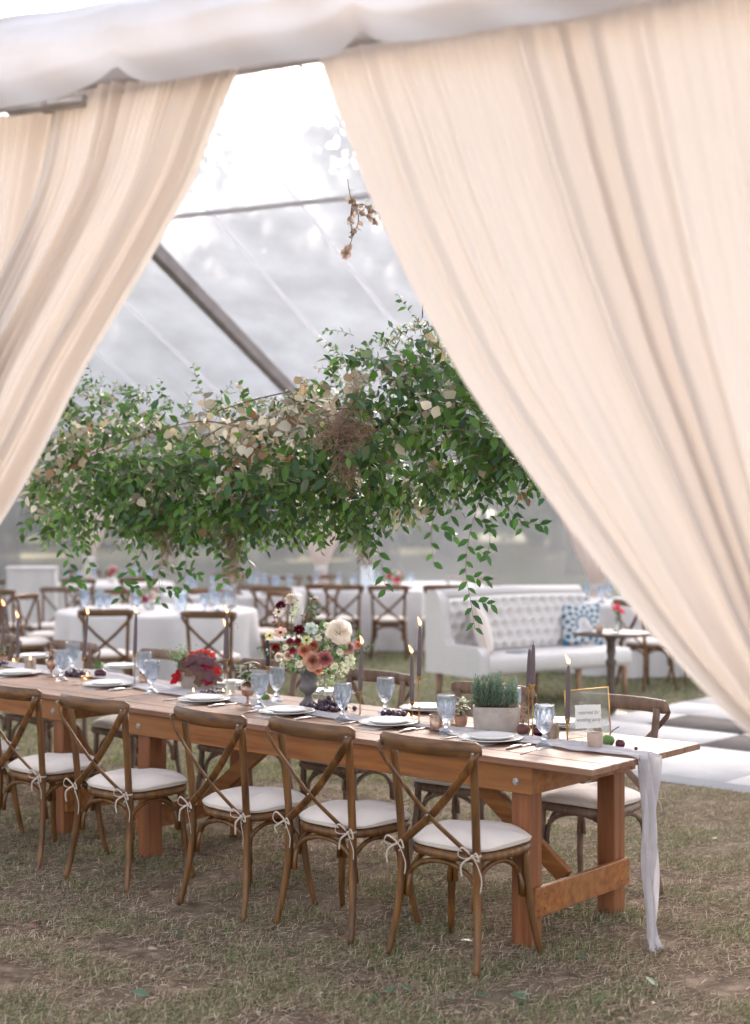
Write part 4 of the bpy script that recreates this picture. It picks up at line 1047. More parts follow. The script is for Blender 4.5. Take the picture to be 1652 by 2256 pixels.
# candles ------------------------------------------------------------
def candle(base, yh, yt, lit, lb, dark=False, lean=0.0, disc=.026, hold=True):
    p = TT(*base); k = p.y / FOC; hh = (base[1] - yh) * k; ch = (yh - yt) * k
    root = empty('candlestick', p + Vector((0, 0, .0005)), 0, 'slim aged brass candlestick ' + lb, 'candlestick', 'brass candlesticks on the long table')
    m = MB(); m.lathe([(disc, 0), (disc, .002), (disc * .5, .005), (.004, .012), (.003, .014)], 20); m.build('foot', M['brass'], root)
    m = MB(); m.lathe([(.0028, .0145), (.0026, hh * .5), (.003, hh - .024), (.0035, hh - .0205)], 8); m.build('stem', M['brass'], root)
    m = MB(); m.lathe([(.004, hh - .020), (.0065, hh - .017), (.011, hh - .004), (.0128, hh), (.0125, hh + .002), (.0098, hh + .001), (.0092, hh - .012), (.001, hh - .012)], 16); m.build('candle_cup', M['brass'], root)
    for a in range(3):
        m = MB(); m.ball((.015 * math.cos(a * 2.1 + 1), .015 * math.sin(a * 2.1 + 1), hh + .0015), .0022, 6, 4); m.build('cup_ball', M['gold'], root)
    c = empty('taper_candle', p + Vector((0, 0, hh - .010)), 0, ('lit ' if lit else 'unlit ') + ('charcoal' if dark else 'mauve-grey') + ' taper candle ' + lb, 'candle', 'taper candles on the long table')
    c.rotation_euler = (0, lean, 0)
    m = MB(); L = ch + .010; m.lathe([(.0090, 0), (.0112, .012), (.0114, L * .2), (.0100, L * .6), (.0078, L * .9), (.0058, L - .006), (.002, L)], 14); m.build('wax', M['wax_dark'] if dark else M['wax'], c)
    m = MB(); m.tube([(0, 0, L - .001), (.0005, 0, L + .006), (.002, 0, L + .011)], .0009, 5); m.build('wick', M['wick'], c)
    if lit:
        sw = -.010 - random.random() * .006
        m = MB(); fp = [(0, 0, L + .004), (.0, 0, L + .010), (sw * .2, 0, L + .020), (sw * .6, 0, L + .032), (sw, 0, L + .044)]
        m.tube(curve_pts(fp, 10), [.001, .0042, .0068, .0078, .0076, .0068, .0056, .0042, .0028, .0015, .0004], 10); f = m.build('flame', M['flame'], c)
C_ = [((6, 1462), 1440, 1335, True, 'cut by the left edge', False, .02, .026), ((39, 1468), 1450, 1361, True, 'short one beside the birch bark votive', False, 0, .026),
      ((184, 1497), 1449, 1353, True, 'left of the dark plum', False, .09, .026), ((297, 1513), 1441, 1351, True, 'left of the red-leaved plant', False, .03, .026),
      ((500, 1516), 1452, 1351, True, 'taller of the pair right of the red-leaved plant', False, .0, .026), ((495, 1500), 1475, 1380, True, 'shorter of the pair right of the red-leaved plant', False, .02, .026),
      ((590, 1547), 1468, 1402, False, 'dark one touching the left side of the bouquet', True, -.01, .022), ((793, 1579), 1523, 1419, True, 'just right of the bouquet', False, .04, .028),
      ((908, 1581), 1546, 1440, True, 'shorter of the pair behind the fig cluster', False, -.01, .028), ((923, 1601), 1490, 1379, True, 'tallest one right of the fig cluster', False, .02, .028),
      ((1173, 1628), 1508, 1418, False, 'taller of the pair beside the lavender planter', False, .02, .022), ((1164, 1624), 1514, 1428, False, 'shorter of the pair beside the lavender planter', False, .03, .022),
      ((1250, 1638), 1584, 1464, True, 'left of the framed sign', False, .02, .042)]
for a in C_: candle(*a)

# votives -----------------------------------------------------------
def tealight_parts(root, z, r, lit=True):
    m = MB(); m.lathe([(r, z), (r, z + .012), (r * .8, z + .011), (.001, z + .011)], 16); m.build('wax', M['wax_white'], root)
    if lit:
        m = MB(); m.tube([(0, 0, z + .012), (0, 0, z + .018), (-.001, 0, z + .026), (-.002, 0, z + .034)], [.001, .0042, .003, .0004], 8); m.build('flame', M['flame_core'], root)
def votive(xy, kind, lb, r=.031, h=.07):
    p = TT(*xy) + Vector((0, 0, .0008)); root = empty('votive_holder', p, random.random() * 3, lb, 'votive', 'votive candles on the long table')
    if kind == 'bark':
        m = MB(); m.lathe([(r * .98, 0), (r, .004), (r * 1.02, h * .5), (r, h - .002), (r * .96, h), (r * .72, h), (r * .7, h - .015), (.001, h - .015)], 22, fn=lambda th, z, j: 1 + .03 * math.sin(th * 3 + z * 50) + .012 * math.sin(th * 9)); m.build('bark_log', M['bark'], root); tealight_parts(root, h - .0145, r * .62)
    elif kind == 'brass':
        m = MB(); m.lathe([(r, 0), (r, .012), (r * .95, .013), (r * .92, .003), (.001, .003)], 20); m.build('brass_dish', M['brass'], root); tealight_parts(root, .0035, r * .8)
    elif kind == 'clear':
        m = MB(); m.lathe([(r * .9, 0), (r, h), (r * .93, h), (r * .84, .005), (.001, .005)], 22); m.build('glass_cup', M['pale_glass'], root); tealight_parts(root, .006, r * .75)
    else:
        m = MB(); m.lathe([(r * .84, 0), (r * .88, .002), (r, h), (r * .95, h), (r * .82, .006), (.001, .006)], 22, fn=lambda th, z, j: 1 + .01 * math.sin(th * 7 + z * 90)); m.build('glass_cup', M['frost'] if kind == 'frost' else M['mercury'], root)
        tealight_parts(root, .007, r * .7)
votive((67, 1479), 'bark', 'birch bark votive at the left beside the short candle', .033, .075)
votive((1217, 1631), 'bark', 'birch bark votive behind the rightmost goblet', .029, .078)
votive((1311, 1652), 'frost', 'grey frosted votive cup in front of the framed sign', .034, .072)
votive((961, 1608), 'mercury', 'glowing mercury glass votive left of the lavender planter', .032, .07)
votive((1003, 1601), 'clear', 'clear glass votive with a white candle behind the goblet', .028, .06)
votive((317, 1508), 'mercury', 'small mercury votive behind the goblet pair left of the red plant', .03, .06)
votive((192, 1494), 'brass', 'brass tealight dish between the grapes and the plum', .034)
votive((426, 1530), 'brass', 'brass tealight dish in front of the red-leaved planter', .034)
votive((900, 1587), 'brass', 'brass tealight dish beside the fig cluster', .034)
votive((30, 1462), 'brass', 'brass tealight dish at the left beside the short candle', .028)
votive((492, 1533), 'clear', 'clear tealight cup right of the red-leaved planter', .033, .03)
votive((507, 1536), 'clear', 'tall clear cup beside the footed mercury cup', .03, .085)

# fruit ---------------------------------------------------------------
def cluster(xy, lb, n, spread, r, mt, seed, name='grape_cluster', piece='grape', zmax=.05):
    rnd = random.Random(seed); p = TT(*xy); root = empty(name, p, 0, lb, 'fruit')
    m = MB(); m.ball((0, 0, 0), r, 12, 8); me = m.mesh(piece); me.materials.append(mt); done = []
    for _ in range(n * 30):
        if len(done) >= n: break
        a = rnd.gauss(0, spread * .45); b = rnd.gauss(0, spread * .28); d = math.hypot(a / spread, b / spread)
        z = r + rnd.random() * max(0, zmax * (1 - d * 1.6)); q = Vector(U * a + V * b) + Vector((0, 0, z))
        if all((q - o).length > r * 1.7 for o in done) and (z < r * 1.4 or any((q - o).length < r * 2.3 for o in done)):
            done.append(q); s = rnd.uniform(.88, 1.12); o = link(piece, me, None, root, q); o.scale = (s, s, s * 1.05)
    m = MB(); m.tube(curve_pts([(0, 0, r), (.02, .01, zmax * .9), (.045, .0, zmax * .7)], 6), .0016, 5); m.build('stem', M['twig'], root)
cluster((720, 1562), 'big bunch of black grapes at the foot of the flower urn', 46, .105, .0125, M['grape'], 3, zmax=.055)
cluster((863, 1579), 'small cluster of dark figs left of the tall candle', 9, .06, .015, M['grape'], 4, 'fig_cluster', 'fig', .03)
cluster((168, 1489), 'dark grapes and figs right of the left goblet', 12, .07, .017, M['grape'], 5, zmax=.035)
cluster((464, 1532), 'small black grapes in front of the red-leaved planter', 14, .06, .013, M['grape'], 6, zmax=.025)
cluster((4, 1466), 'dark grapes cut by the left edge of the photo', 7, .05, .015, M['grape'], 7, zmax=.02)
def fruit(xy, r, mt, lb, stem=None, sq=(1, 1, .92), calyx=False, nm='round_fruit', cat='fruit'):
    p = TT(*xy); root = empty(nm, p, 0, lb, cat); m = MB(); m.ball((0, 0, r * sq[2]), r, 18, 12, sq); m.build('flesh', mt, root)
    if stem: m = MB(); m.tube(curve_pts([(0, 0, r * 1.6), (stem[0] * .4, stem[1] * .4, r * 1.8 + stem[2] * .5), (stem[0], stem[1], r * 1.8 + stem[2])], 6), [.003, .0022, .0022, .0022, .0022, .0022, .003], 6); m.build('stem', M['twig'], root)
    if calyx:
        lv = Leaves()
        for k in range(6): a = k * 1.05; lv.add((0, 0, r * 1.75), (math.cos(a), math.sin(a), -.3), (math.cos(a), math.sin(a), 1.2), r * 1.3, r * .8, (.08, .17, .04), .35)
        lv.build('calyx', M['leaf'], root)
fruit((1153, 1621), .031, M['fig'], 'brown-purple round fruit right of the lavender planter', (0, 0, .018), nm='mangosteen')
fruit((1188, 1622), .026, M['aubergine'], 'dark aubergine fruit between the candlesticks and the goblet', None, (1.25, 1, .85), nm='small_aubergine')
fruit((1340, 1643), .026, M['greenfruit'], 'green fruit with a long curved stem near the table end', (.045, .0, .035), (1.05, 1, .95), True, nm='green_aubergine')
fruit((1366, 1648), .021, M['aubergine'], 'small shiny purple fruit nearest the table end', None, nm='small_aubergine')
fruit((1401, 1652), .008, M['aubergine'], 'tiny dark berry on the runner at the table end', None, nm='berry')
fruit((221, 1493), .031, M['aubergine'], 'dark shiny plum-like fruit behind the second near plate', (.0, 0, .006), (1.2, 1, .9), nm='plum')
fruit((217, 1474), .03, M['greenfruit'], 'green fruit with an upright stem across the table at the left', (.01, 0, .04), (1.2, 1, .7), True, nm='green_aubergine')
fruit((585, 1545), .024, M['greenfruit'], 'green fruit behind the nearer goblet left of the urn', None, nm='lime')

# planters ---------------------------------------------------------------
def planter_box(c, rz, w, d, h, mt, name, lb, soil=True):
    root = empty(name, c, rz, lb, 'planter')
    def ring(k, n, ww, dd):
        th = 2 * math.pi * k / n; cs_, sn = math.cos(th), math.sin(th)
        return ((abs(cs_) ** .32) * (1 if cs_ > 0 else -1) * ww / 2, (abs(sn) ** .32) * (1 if sn > 0 else -1) * dd / 2)
    n = 48; vs = []; lv = [(w * .90, d * .88, 0), (w * .93, d * .91, .004), (w * .97, d * .96, h * .5), (w, d, h - .003), (w * .995, d * .99, h), (w - .02, d - .02, h), (w - .022, d - .022, h - .025)]
    for (a, b, z) in lv:
        for k in range(n): x, y = ring(k, n, a, b); vs.append((x, y, z))
    m = MB(); m.add(vs, [(j * n + k, j * n + (k + 1) % n, (j + 1) * n + (k + 1) % n, (j + 1) * n + k) for j in range(len(lv) - 1) for k in range(n)] + [tuple(range(n))[::-1]])
    m.build('pot', mt, root)
    m = MB(); rnd = random.Random(3)
    m.grid(lambda a, b: Vector(((a - .5) * (w - .03), (b - .5) * (d - .03), h - .012 + rnd.random() * .018 * (1 - (2 * a - 1) ** 4))), 16, 12); m.build('mossy_soil', M['soil'], root)
    return root
pb = TT(1085, 1612)
lavp = planter_box(pb + V * .03 + Vector((0, 0, .001)), ROT_T + R(36), .215, .125, .112, M['concrete'], 'concrete_planter', 'oblong pale concrete planter of silvery lavender on the long table')
lv = Leaves(); rnd = random.Random(8)
for k in range(95):
    x, y = rnd.uniform(-.092, .092), rnd.uniform(-.045, .045); h = rnd.uniform(.07, .155) * (1 - .25 * abs(x) / .1 * rnd.random()); lean = Vector((x * .5 + rnd.gauss(0, .1), y * .8 + rnd.gauss(0, .1), 1)).normalized()
    for j in range(26):
        t = (j + 1) / 26; q = Vector((x, y, .105)) + lean * (h * t); a = j * 2.4
        d = (Vector((math.cos(a), math.sin(a), 0)) * lerp(.9, .28, t) + lean * .95)
        g_ = rnd.uniform(.75, 1.25); lv.add(q, d, (-math.cos(a), -math.sin(a), 1.2), lerp(.030, .026, t), .0045, (.125 * g_, .20 * g_, .135 * g_), .1)
o = lv.build('lavender_foliage', M['leaf'], lavp); o['kind'] = 'stuff'
def moss_strands(name, c, n, size, drop, mt, parent, seed, thick=.0011, out=.5):
    rnd = random.Random(seed); m = MB()
    for _ in range(n):
        p = Vector((rnd.gauss(0, size[0]), rnd.gauss(0, size[1]), rnd.gauss(0, size[2]))); pts = [p]
        d = Vector((rnd.gauss(0, 1), rnd.gauss(0, 1), rnd.gauss(-out, .6))).normalized()
        for _ in range(5): d = (d + rvec2(rnd) * .8 + Vector((0, 0, -drop * .25))).normalized(); pts.append(pts[-1] + d * rnd.uniform(.008, .02))
        m.tube(pts, thick, 3, cap=False)
    o = m.build(name, mt, parent, loc=c); o['kind'] = 'stuff'; return o
def rvec2(r): return Vector((r.gauss(0, 1), r.gauss(0, 1), r.gauss(0, 1))).normalized()
moss_strands('moss_tuft', (.085, .0, .105), 90, (.018, .02, .014), .4, M['moss'], lavp, 4)

hb = TT(424, 1520)
heu = planter_box(hb + V * .05 + Vector((0, 0, .001)), ROT_T + R(38), .20, .12, .10, M['concrete'], 'concrete_planter', 'stone planter overflowing with red and mauve lobed leaves')
def lobed_leaf(R_, tint, seed):
    rnd = random.Random(seed); m = MB(); m.col = tint; n = 30; vs = [(0, 0, 0)]
    for ring_ in (.5, 1.0):
        for k in range(n):
            th = 2 * math.pi * k / n; lob = 1 + .14 * math.cos(5 * th) + .06 * math.cos(15 * th + 1); notch_ = 1 - .6 * math.exp(-((th - math.pi) / .28) ** 2)
            r = R_ * ring_ * lob * (notch_ if ring_ == 1 else 1)
            vs.append((r * math.cos(th), r * math.sin(th), R_ * (.10 * math.sin(5 * th + 1.5) * ring_ ** 2 + rnd.uniform(-.05, .05) * ring_ - .28 * ring_ ** 2)))
    m.add(vs, [(0, 1 + k, 1 + (k + 1) % n) for k in range(n)] + [(1 + k, 1 + n + k, 1 + n + (k + 1) % n, 1 + (k + 1) % n) for k in range(n)])
    me = m.mesh('leaf', True, True); me.materials.append(M['petal']); return me
HC = {'m': (.20, .105, .115), 'r': (.42, .012, .02), 'R': (.62, .02, .012), 't': (.20, .125, .09), 'p': (.30, .02, .06)}
hl = {c: lobed_leaf(.042, HC[c], i) for i, c in enumerate(HC)}
spec = [(-.055, -.04, .17, 'm', 1.0), (.0, -.05, .185, 'm', 1.25), (.055, -.035, .175, 'm', 1.1), (-.02, .0, .205, 'R', 1.1), (.05, .02, .20, 'R', 1.15), (.02, .03, .215, 'R', 1.0), (-.08, .0, .17, 'r', .9), (.09, -.01, .15, 'm', 1.0),
        (.10, -.04, .12, 'R', .8), (-.10, -.03, .13, 't', .9), (-.13, -.06, .075, 'r', 1.0), (-.115, -.03, .09, 'p', .8), (-.04, -.075, .12, 't', 1.0), (.03, -.085, .105, 't', 1.05), (.075, -.075, .10, 'm', 1.1), (.06, -.09, .065, 'p', .8),
        (.105, -.06, .075, 't', 1.0), (.0, -.075, .14, 'm', 1.0), (.04, -.06, .14, 'p', .8), (-.06, .03, .17, 'm', 1.0), (.09, .03, .15, 'm', 1.0), (.02, -.095, .06, 't', .8), (.11, .0, .11, 't', .9), (-.03, -.04, .16, 'm', .9), (-.085, .03, .14, 't', .9)]
for i, (x, y, z, c, s) in enumerate(spec):
    o = link('leaf', hl[c], None, heu, (x, y, z)); n_ = Vector((x * 5, y * 5 - .35, .55 + (z - .1) * 3)).normalized()
    o.rotation_euler = n_.to_track_quat('Z', 'Y').to_euler(); o.rotation_euler.rotate_axis('Z', i * 1.3); o.scale = (s, s, s)
m = MB()
for (x, y, z, c, s) in spec: m.tube(curve_pts([(x * .2, y * .2, .095), (x * .6, y * .5, z * .8), (x, y, z - .004)], 5), .0017, 5)
m.build('leaf_stalks', M['twig'], heu)['kind'] = 'stuff'
lv = Leaves(); rnd = random.Random(12)
for k in range(60):
    a = Vector((-.07 + rnd.gauss(0, .02), .02 + rnd.gauss(0, .02), .10)); d = Vector((rnd.gauss(-.45, .4), rnd.gauss(.1, .3), 1)).normalized(); L = rnd.uniform(.06, .16)
    for j in range(14):
        q = a + d * L * (j + 1) / 14; g_ = rnd.uniform(.8, 1.3); lv.add(q, rvec2(rnd) + d * .5, rvec2(rnd), .011, .008, (.14 * g_, .24 * g_, .09 * g_))
lv.build('airy_foliage', M['leaf'], heu)['kind'] = 'stuff'

def small_pot(xy, r, h, mt, lb, cols, n, ll, seed, spread=.06, up=.10, foot=False, moss=False):
    rnd = random.Random(seed); p = TT(*xy) + Vector((0, 0, .001)); root = empty('potted_plant', p, 0, lb, 'potted plant', 'small potted plants on the long table')
    z0 = .045 if foot else 0
    if foot:
        m = MB(); m.lathe([(.034, 0), (.035, .003), (.012, .010), (.006, .022), (.007, .040), (.012, .0445)], 18); m.build('foot', M['mercury'], root)
    m = MB(); m.lathe([(r * .55, z0), (r * .8, z0 + .008), (r * .98, z0 + h * .5), (r, z0 + h), (r * .93, z0 + h), (r * .9, z0 + h - .01), (.001, z0 + h - .01)], 24, fn=lambda th, z, j: 1 + .015 * math.sin(th * 5 + z * 80)); m.build('pot', mt, root)
    m = MB(); m.ball((0, 0, z0 + h - .004), r * .88, 12, 6, (1, 1, .75 if moss else .35)); m.build('moss_mound', M['soil'], root)
    lv = Leaves(); st = MB()
    for k in range(n):
        a = rnd.random() * 6.28; d = Vector((math.cos(a) * spread / up * rnd.uniform(.3, 1.1), math.sin(a) * spread / up * rnd.uniform(.3, 1.1), 1)).normalized(); L = up * rnd.uniform(.5, 1.15); q0 = Vector((0, 0, z0 + h))
        st.tube([q0, q0 + d * L * .5 + Vector((0, 0, .004)), q0 + d * L], .0013, 4)
        for j in range(5):
            q = q0 + d * L * (.45 + .13 * j); b = rnd.random() * 6.28; c = rnd.choice(cols); g_ = rnd.uniform(.85, 1.2)
            lv.add(q, Vector((math.cos(b), math.sin(b), rnd.uniform(-.2, .7))) , Vector((math.cos(b) * -.3, math.sin(b) * -.3, 1)), ll * rnd.uniform(.7, 1.2), ll * .42, tuple(x * g_ for x in c), .3)
    st.build('stems', M['twig'], root)['kind'] = 'stuff'; lv.build('foliage', M['leaf'], root)['kind'] = 'stuff'
VAR = [(.16, .24, .09), (.42, .45, .34), (.12, .2, .07), (.30, .36, .2)]
small_pot((1015, 1603), .030, .055, M['terracotta'], 'small washed clay pot of variegated leaves left of the lavender', VAR, 7, .035, 31, .05, .09)
small_pot((546, 1553), .037, .055, M['mercury'], 'footed mercury cup of moss and pale variegated leaves left of the urn', VAR, 9, .05, 32, .06, .11, True, True)
small_pot((113, 1491), .030, .058, M['mercury'], 'footed mercury cup with reddish twigs beside the left goblets', [(.25, .09, .06), (.4, .33, .26), (.3, .2, .13)], 6, .03, 33, .06, .08, True)
small_pot((6, 1463), .030, .05, M['terracotta'], 'clay pot with frosted leaves cut by the left edge', [(.30, .36, .28), (.2, .28, .15)], 6, .03, 34, .04, .08)
small_pot((742, 1553), .022, .045, M['terracotta'], 'small terracotta pot behind the goblet right of the urn', [(.1, .17, .06)], 4, .025, 35, .03, .03)

# flower urn and bouquet -------------------------------------------------
ub = TT(679, 1553); uk = ub.y / FOC
urn = empty('flower_urn', ub + Vector((0, 0, .0008)), 0, 'dark grey metal urn holding the large bouquet', 'urn')
m = MB(); m.lathe([(.046, 0), (.046, .010), (.038, .014), (.022, .034), (.016, .052), (.018, .056)], 26); m.build('pedestal', M['lead'], urn)
m = MB(); m.lathe([(.018, .0565), (.030, .064), (.044, .078), (.049, .094), (.046, .104), (.040, .110), (.038, .125), (.041, .150), (.049, .170), (.052, .174), (.052, .178), (.047, .178), (.042, .165), (.001, .150)], 30, fn=lambda th, z, j: 1 + (.02 * math.cos(th * 16) if 2 <= j <= 4 else 0)); m.build('bowl', M['lead'], urn)
bq = empty('bouquet', ub + Vector((0, 0, .16)), 0, 'large loose bouquet of roses, peony and trailing greenery in the urn', 'bouquet')
def petals(m, axis, c, R_, layers, seed, ruf=.08):
    rnd = random.Random(seed); q = axis.normalized().to_track_quat('Z', 'Y').to_matrix(); c = Vector(c)
    for (cnt, r0, r1, z0, h, span, curl, col) in layers:
        ph = rnd.random() * 6
        for k in range(cnt):
            a0 = ph + 2 * math.pi * k / cnt + rnd.uniform(-.12, .12); v_ = rnd.uniform(.85, 1.15); m.col = tuple(x * v_ for x in col); h2 = h * rnd.uniform(.88, 1.12)
            def fn(a, b, a0=a0, h2=h2):
                u = a * 2 - 1; w = span * math.sqrt(max(0, 1 - (max(0, b - .25) / .80) ** 3.5)) * (.55 + .45 * min(1, b * 3))
                th = a0 + u * w; r = R_ * (lerp(r0, r1, b ** 1.3) + .06 * (1 - u * u) * b); z = R_ * (z0 + h2 * b - curl * b ** 4 + ruf * b * math.sin(u * 4 + a0 * 5))
                return c + q @ Vector((r * math.cos(th), r * math.sin(th), z))
            m.grid(fn, 5, 4)
def rose(c, R_, col, axis, seed, inner=None):
    ic = inner or tuple(x * .72 for x in col); m = MB()
    L = [(5, .30, .98, -.30, .55, .85, .28, col), (5, .25, .82, -.2, .62, .85, .18, col), (5, .18, .62, -.1, .66, .9, .08, col), (4, .12, .44, 0, .62, 1.0, .0, ic), (4, .08, .28, .05, .58, 1.1, -.02, ic), (3, .03, .14, .1, .52, 1.3, 0, ic)]
    petals(m, axis, c, R_, L, seed); m.build('rose', M['petal'], bq, tint=True)
def peony(c, R_, col, axis, seed):
    m = MB(); L = [(6, .30, 1.0, -.35, .6, .85, .22, col), (6, .25, .88, -.15, .75, .85, .12, col), (6, .2, .70, 0, .85, .85, .05, col), (6, .12, .5, .1, .85, .8, -.02, col), (5, .06, .28, .2, .8, .9, 0, col)]
    petals(m, axis, c, R_, L, seed, .09); m.build('peony', M['petal'], bq, tint=True)
def disc(c, R_, col, axis, seed, eye=(.10, .09, .02), nm='cosmos'):
    m = MB(); petals(m, axis, c, R_, [(8, .12, 1.0, 0, .25, .48, .12, col), (8, .1, .78, .06, .3, .45, .1, col)], seed, .05); q = axis.normalized(); m.col = eye; m.ball(Vector(c) + q * R_ * .15, R_ * .26, 8, 5); m.build(nm, M['petal'], bq, tint=True)
def scab(c, R_, col, axis, seed, nm='scabiosa'):
    m = MB(); petals(m, axis, c, R_, [(12, .2, 1.0, -.1, .3, .3, .1, col), (12, .15, .8, .05, .45, .3, .05, col), (10, .1, .55, .15, .5, .35, 0, col), (7, .05, .3, .25, .45, .4, 0, tuple(x * .6 for x in col))], seed, .2); m.build(nm, M['petal'], bq, tint=True)
def floret(c, R_, col, axis, seed, nm='hydrangea'):
    rnd = random.Random(seed); m = MB()
    for k in range(12):
        d = (rvec2(rnd) + axis * .5).normalized(); cc = rnd.choice([col, (.42, .52, .26), (.30, .42, .17), (.74, .74, .62)]); petals(m, d, Vector(c) + d * R_ * rnd.uniform(.5, 1.15), R_ * rnd.uniform(.28, .5), [(rnd.choice((3, 4, 5)), .1, 1.0, 0, rnd.uniform(.1, .7), .5, .1, cc)], seed * 31 + k, .12)
    m.build(nm, M['petal'], bq, tint=True)
def BP(x, y, dy=0.0):                       # bouquet-local position of a bloom measured in the photo
    X, Y = 492.7 + .3479 * x, 1272.7 + .3479 * y
    p = AT(X, Y, ub.y + dy); return p - ub - Vector((0, 0, .16))
def bloom(kind, x, y, r, col, dy=-.04, **kw):
    p = BP(x, y, dy); ax = (p - Vector((0, .10, .02))).normalized() * .7 + Vector((0, -.75, .25)); R_ = r * .3479 * uk * 1.2
    kind(p, R_, col, ax, int(x * 7 + y), **kw)
IV, BL, CO, MV, BU, RS, DP = (.82, .76, .68), (.78, .60, .50), (.70, .33, .22), (.52, .22, .22), (.14, .015, .03), (.62, .40, .30), (.36, .05, .10)
bloom(peony, 728, 345, 70, (.86, .81, .75), -.08); bloom(peony, 648, 362, 36, IV, -.02); bloom(rose, 765, 400, 34, BL, -.07)
bloom(rose, 565, 527, 54, RS, -.13, inner=(.50, .24, .17)); bloom(rose, 641, 512, 44, MV, -.13); bloom(rose, 512, 462, 38, CO, -.10); bloom(rose, 572, 430, 32, (.60, .24, .18), -.08); bloom(rose, 600, 585, 24, CO, -.12)
bloom(scab, 362, 176, 27, BU, 0); bloom(scab, 478, 330, 30, BU, -.08); bloom(scab, 436, 462, 20, DP, -.11); bloom(scab, 420, 402, 20, DP, -.07); bloom(scab, 470, 400, 19, (.30, .03, .05), -.07)
for (x, y, r) in ((800, 520, 30), (770, 570, 24), (700, 560, 22), (735, 470, 20), (650, 300, 18), (390, 440, 18), (600, 380, 20), (480, 545, 22)): bloom(disc, x, y, r, (.80, .78, .66), -.10, eye=(.5, .55, .3), nm='white_blossom')
bloom(scab, 425, 135, 33, IV, 0, nm='ivory_scabiosa'); bloom(disc, 350, 218, 31, IV, -.02); bloom(disc, 294, 367, 28, (.78, .72, .48), -.04); bloom(disc, 362, 348, 34, (.78, .60, .52), -.05, eye=(.3, .08, .05)); bloom(disc, 525, 396, 28, (.72, .72, .45), -.09)
bloom(rose, 408, 492, 28, BL, -.09); bloom(rose, 350, 500, 26, IV, -.06); bloom(rose, 790, 442, 40, (.60, .38, .33), -.06); bloom(rose, 850, 425, 22, CO, -.02); bloom(rose, 330, 440, 26, (.22, .04, .03), -.05)
for (x, y, r) in ((690, 640, 38), (745, 600, 32), (795, 548, 34), (640, 600, 30), (625, 665, 26), (800, 500, 26), (440, 545, 28), (385, 540, 22), (655, 440, 30)):
    bloom(floret, x, y, r, (.70, .72, .52) if x != 655 else (.42, .26, .24), -.08)
bloom(disc, 552, 322, 38, (.66, .72, .70), -.05, eye=(.5, .55, .4)); bloom(floret, 455, 205, 24, (.62, .68, .48), 0); bloom(floret, 445, 255, 26, (.62, .68, .48), -.02); bloom(floret, 470, 165, 18, (.62, .68, .48), 0); bloom(floret, 690, 330, 22, (.6, .68, .42), -.03)
m = MB(); m.ball(BP(765, 440, -.12), .016, 12, 8); m.build('green_bud', M['greenfruit'], bq)
for (x, y) in ((915, 430), (940, 428), (905, 445)): m = MB(); m.ball(BP(x, y, 0), .006, 8, 6, (1, 1, 1.4)); m.build('green_bud', M['greenfruit'], bq)
st = MB(); lv = Leaves(); rnd = random.Random(41); GB = [(.10, .19, .06), (.07, .13, .05), (.14, .24, .09), (.13, .19, .14)]
def bsprig(pts, n, ll, cols, w=.5):
    c = curve_pts([BP(*p) for p in pts], 16); st.tube(c, .0016, 4)
    for k in range(n):
        t = (k + .7) / n; q = c[min(int(t * 16), 15)]; d = (c[min(int(t * 16) + 1, 16)] - q).normalized(); s = 1 if k % 2 else -1
        sd_ = d.cross(Vector((0, 1, 0))).normalized() * s; g_ = rnd.uniform(.8, 1.25); cc = rnd.choice(cols)
        lv.add(q, sd_ + d * .7 + rvec2(rnd) * .3, Vector((0, -.8, .5)) + rvec2(rnd) * .5, ll * rnd.uniform(.7, 1.1), ll * w, tuple(x * g_ for x in cc), .2)
EU = [(.05, .13, .05), (.035, .10, .045)]
bsprig([(500, 400, 0), (515, 290, -.02), (545, 200, -.02), (565, 115, -.02)], 12, .026, EU); bsprig([(480, 420, 0), (500, 260, 0), (520, 180, 0)], 3, .02, GB)
bsprig([(520, 360, 0), (560, 300, -.03), (585, 225, -.03), (590, 170, -.03)], 10, .030, EU); bsprig([(400, 500, 0), (300, 475, -.03), (215, 440, -.03)], 10, .02, [(.16, .24, .2), (.10, .18, .12)], .7)
bsprig([(440, 440, 0), (350, 320, 0), (310, 230, 0)], 8, .03, [(.16, .05, .035), (.25, .09, .05)]); bsprig([(720, 450, 0), (820, 380, -.02), (860, 350, -.02)], 8, .026, GB)
bsprig([(720, 460, 0), (820, 460, -.05), (900, 440, -.03), (940, 425, 0)], 6, .02, GB); bsprig([(660, 580, -.1), (730, 640, -.12), (760, 700, -.10)], 7, .03, GB); bsprig([(640, 600, -.1), (640, 680, -.12), (632, 730, -.12)], 6, .03, [(.3, .32, .28), (.2, .25, .18)])
bsprig([(420, 400, 0), (430, 260, 0), (440, 170, 0), (460, 130, 0)], 12, .02, GB); bsprig([(600, 450, -.05), (620, 350, -.06), (640, 300, -.06)], 7, .036, GB); bsprig([(800, 500, -.05), (850, 520, -.04), (880, 480, -.04)], 8, .028, GB)
for _ in range(420):
    x, y = rnd.gauss(560, 120), rnd.gauss(470, 85)
    if (x - 570) ** 2 / 270 ** 2 + (y - 450) ** 2 / 190 ** 2 > 1: continue
    g_ = rnd.uniform(.7, 1.3); cc = rnd.choice(GB); lv.add(BP(x, y, rnd.uniform(-.09, .09)), rvec2(rnd) + Vector((0, -.4, .2)), rvec2(rnd) + Vector((0, -.6, .6)), rnd.uniform(.022, .045), rnd.uniform(.012, .02), tuple(v * g_ for v in cc), .2)
st.build('stems', M['twig'], bq)['kind'] = 'stuff'; lv.build('greenery', M['leaf'], bq)['kind'] = 'stuff'

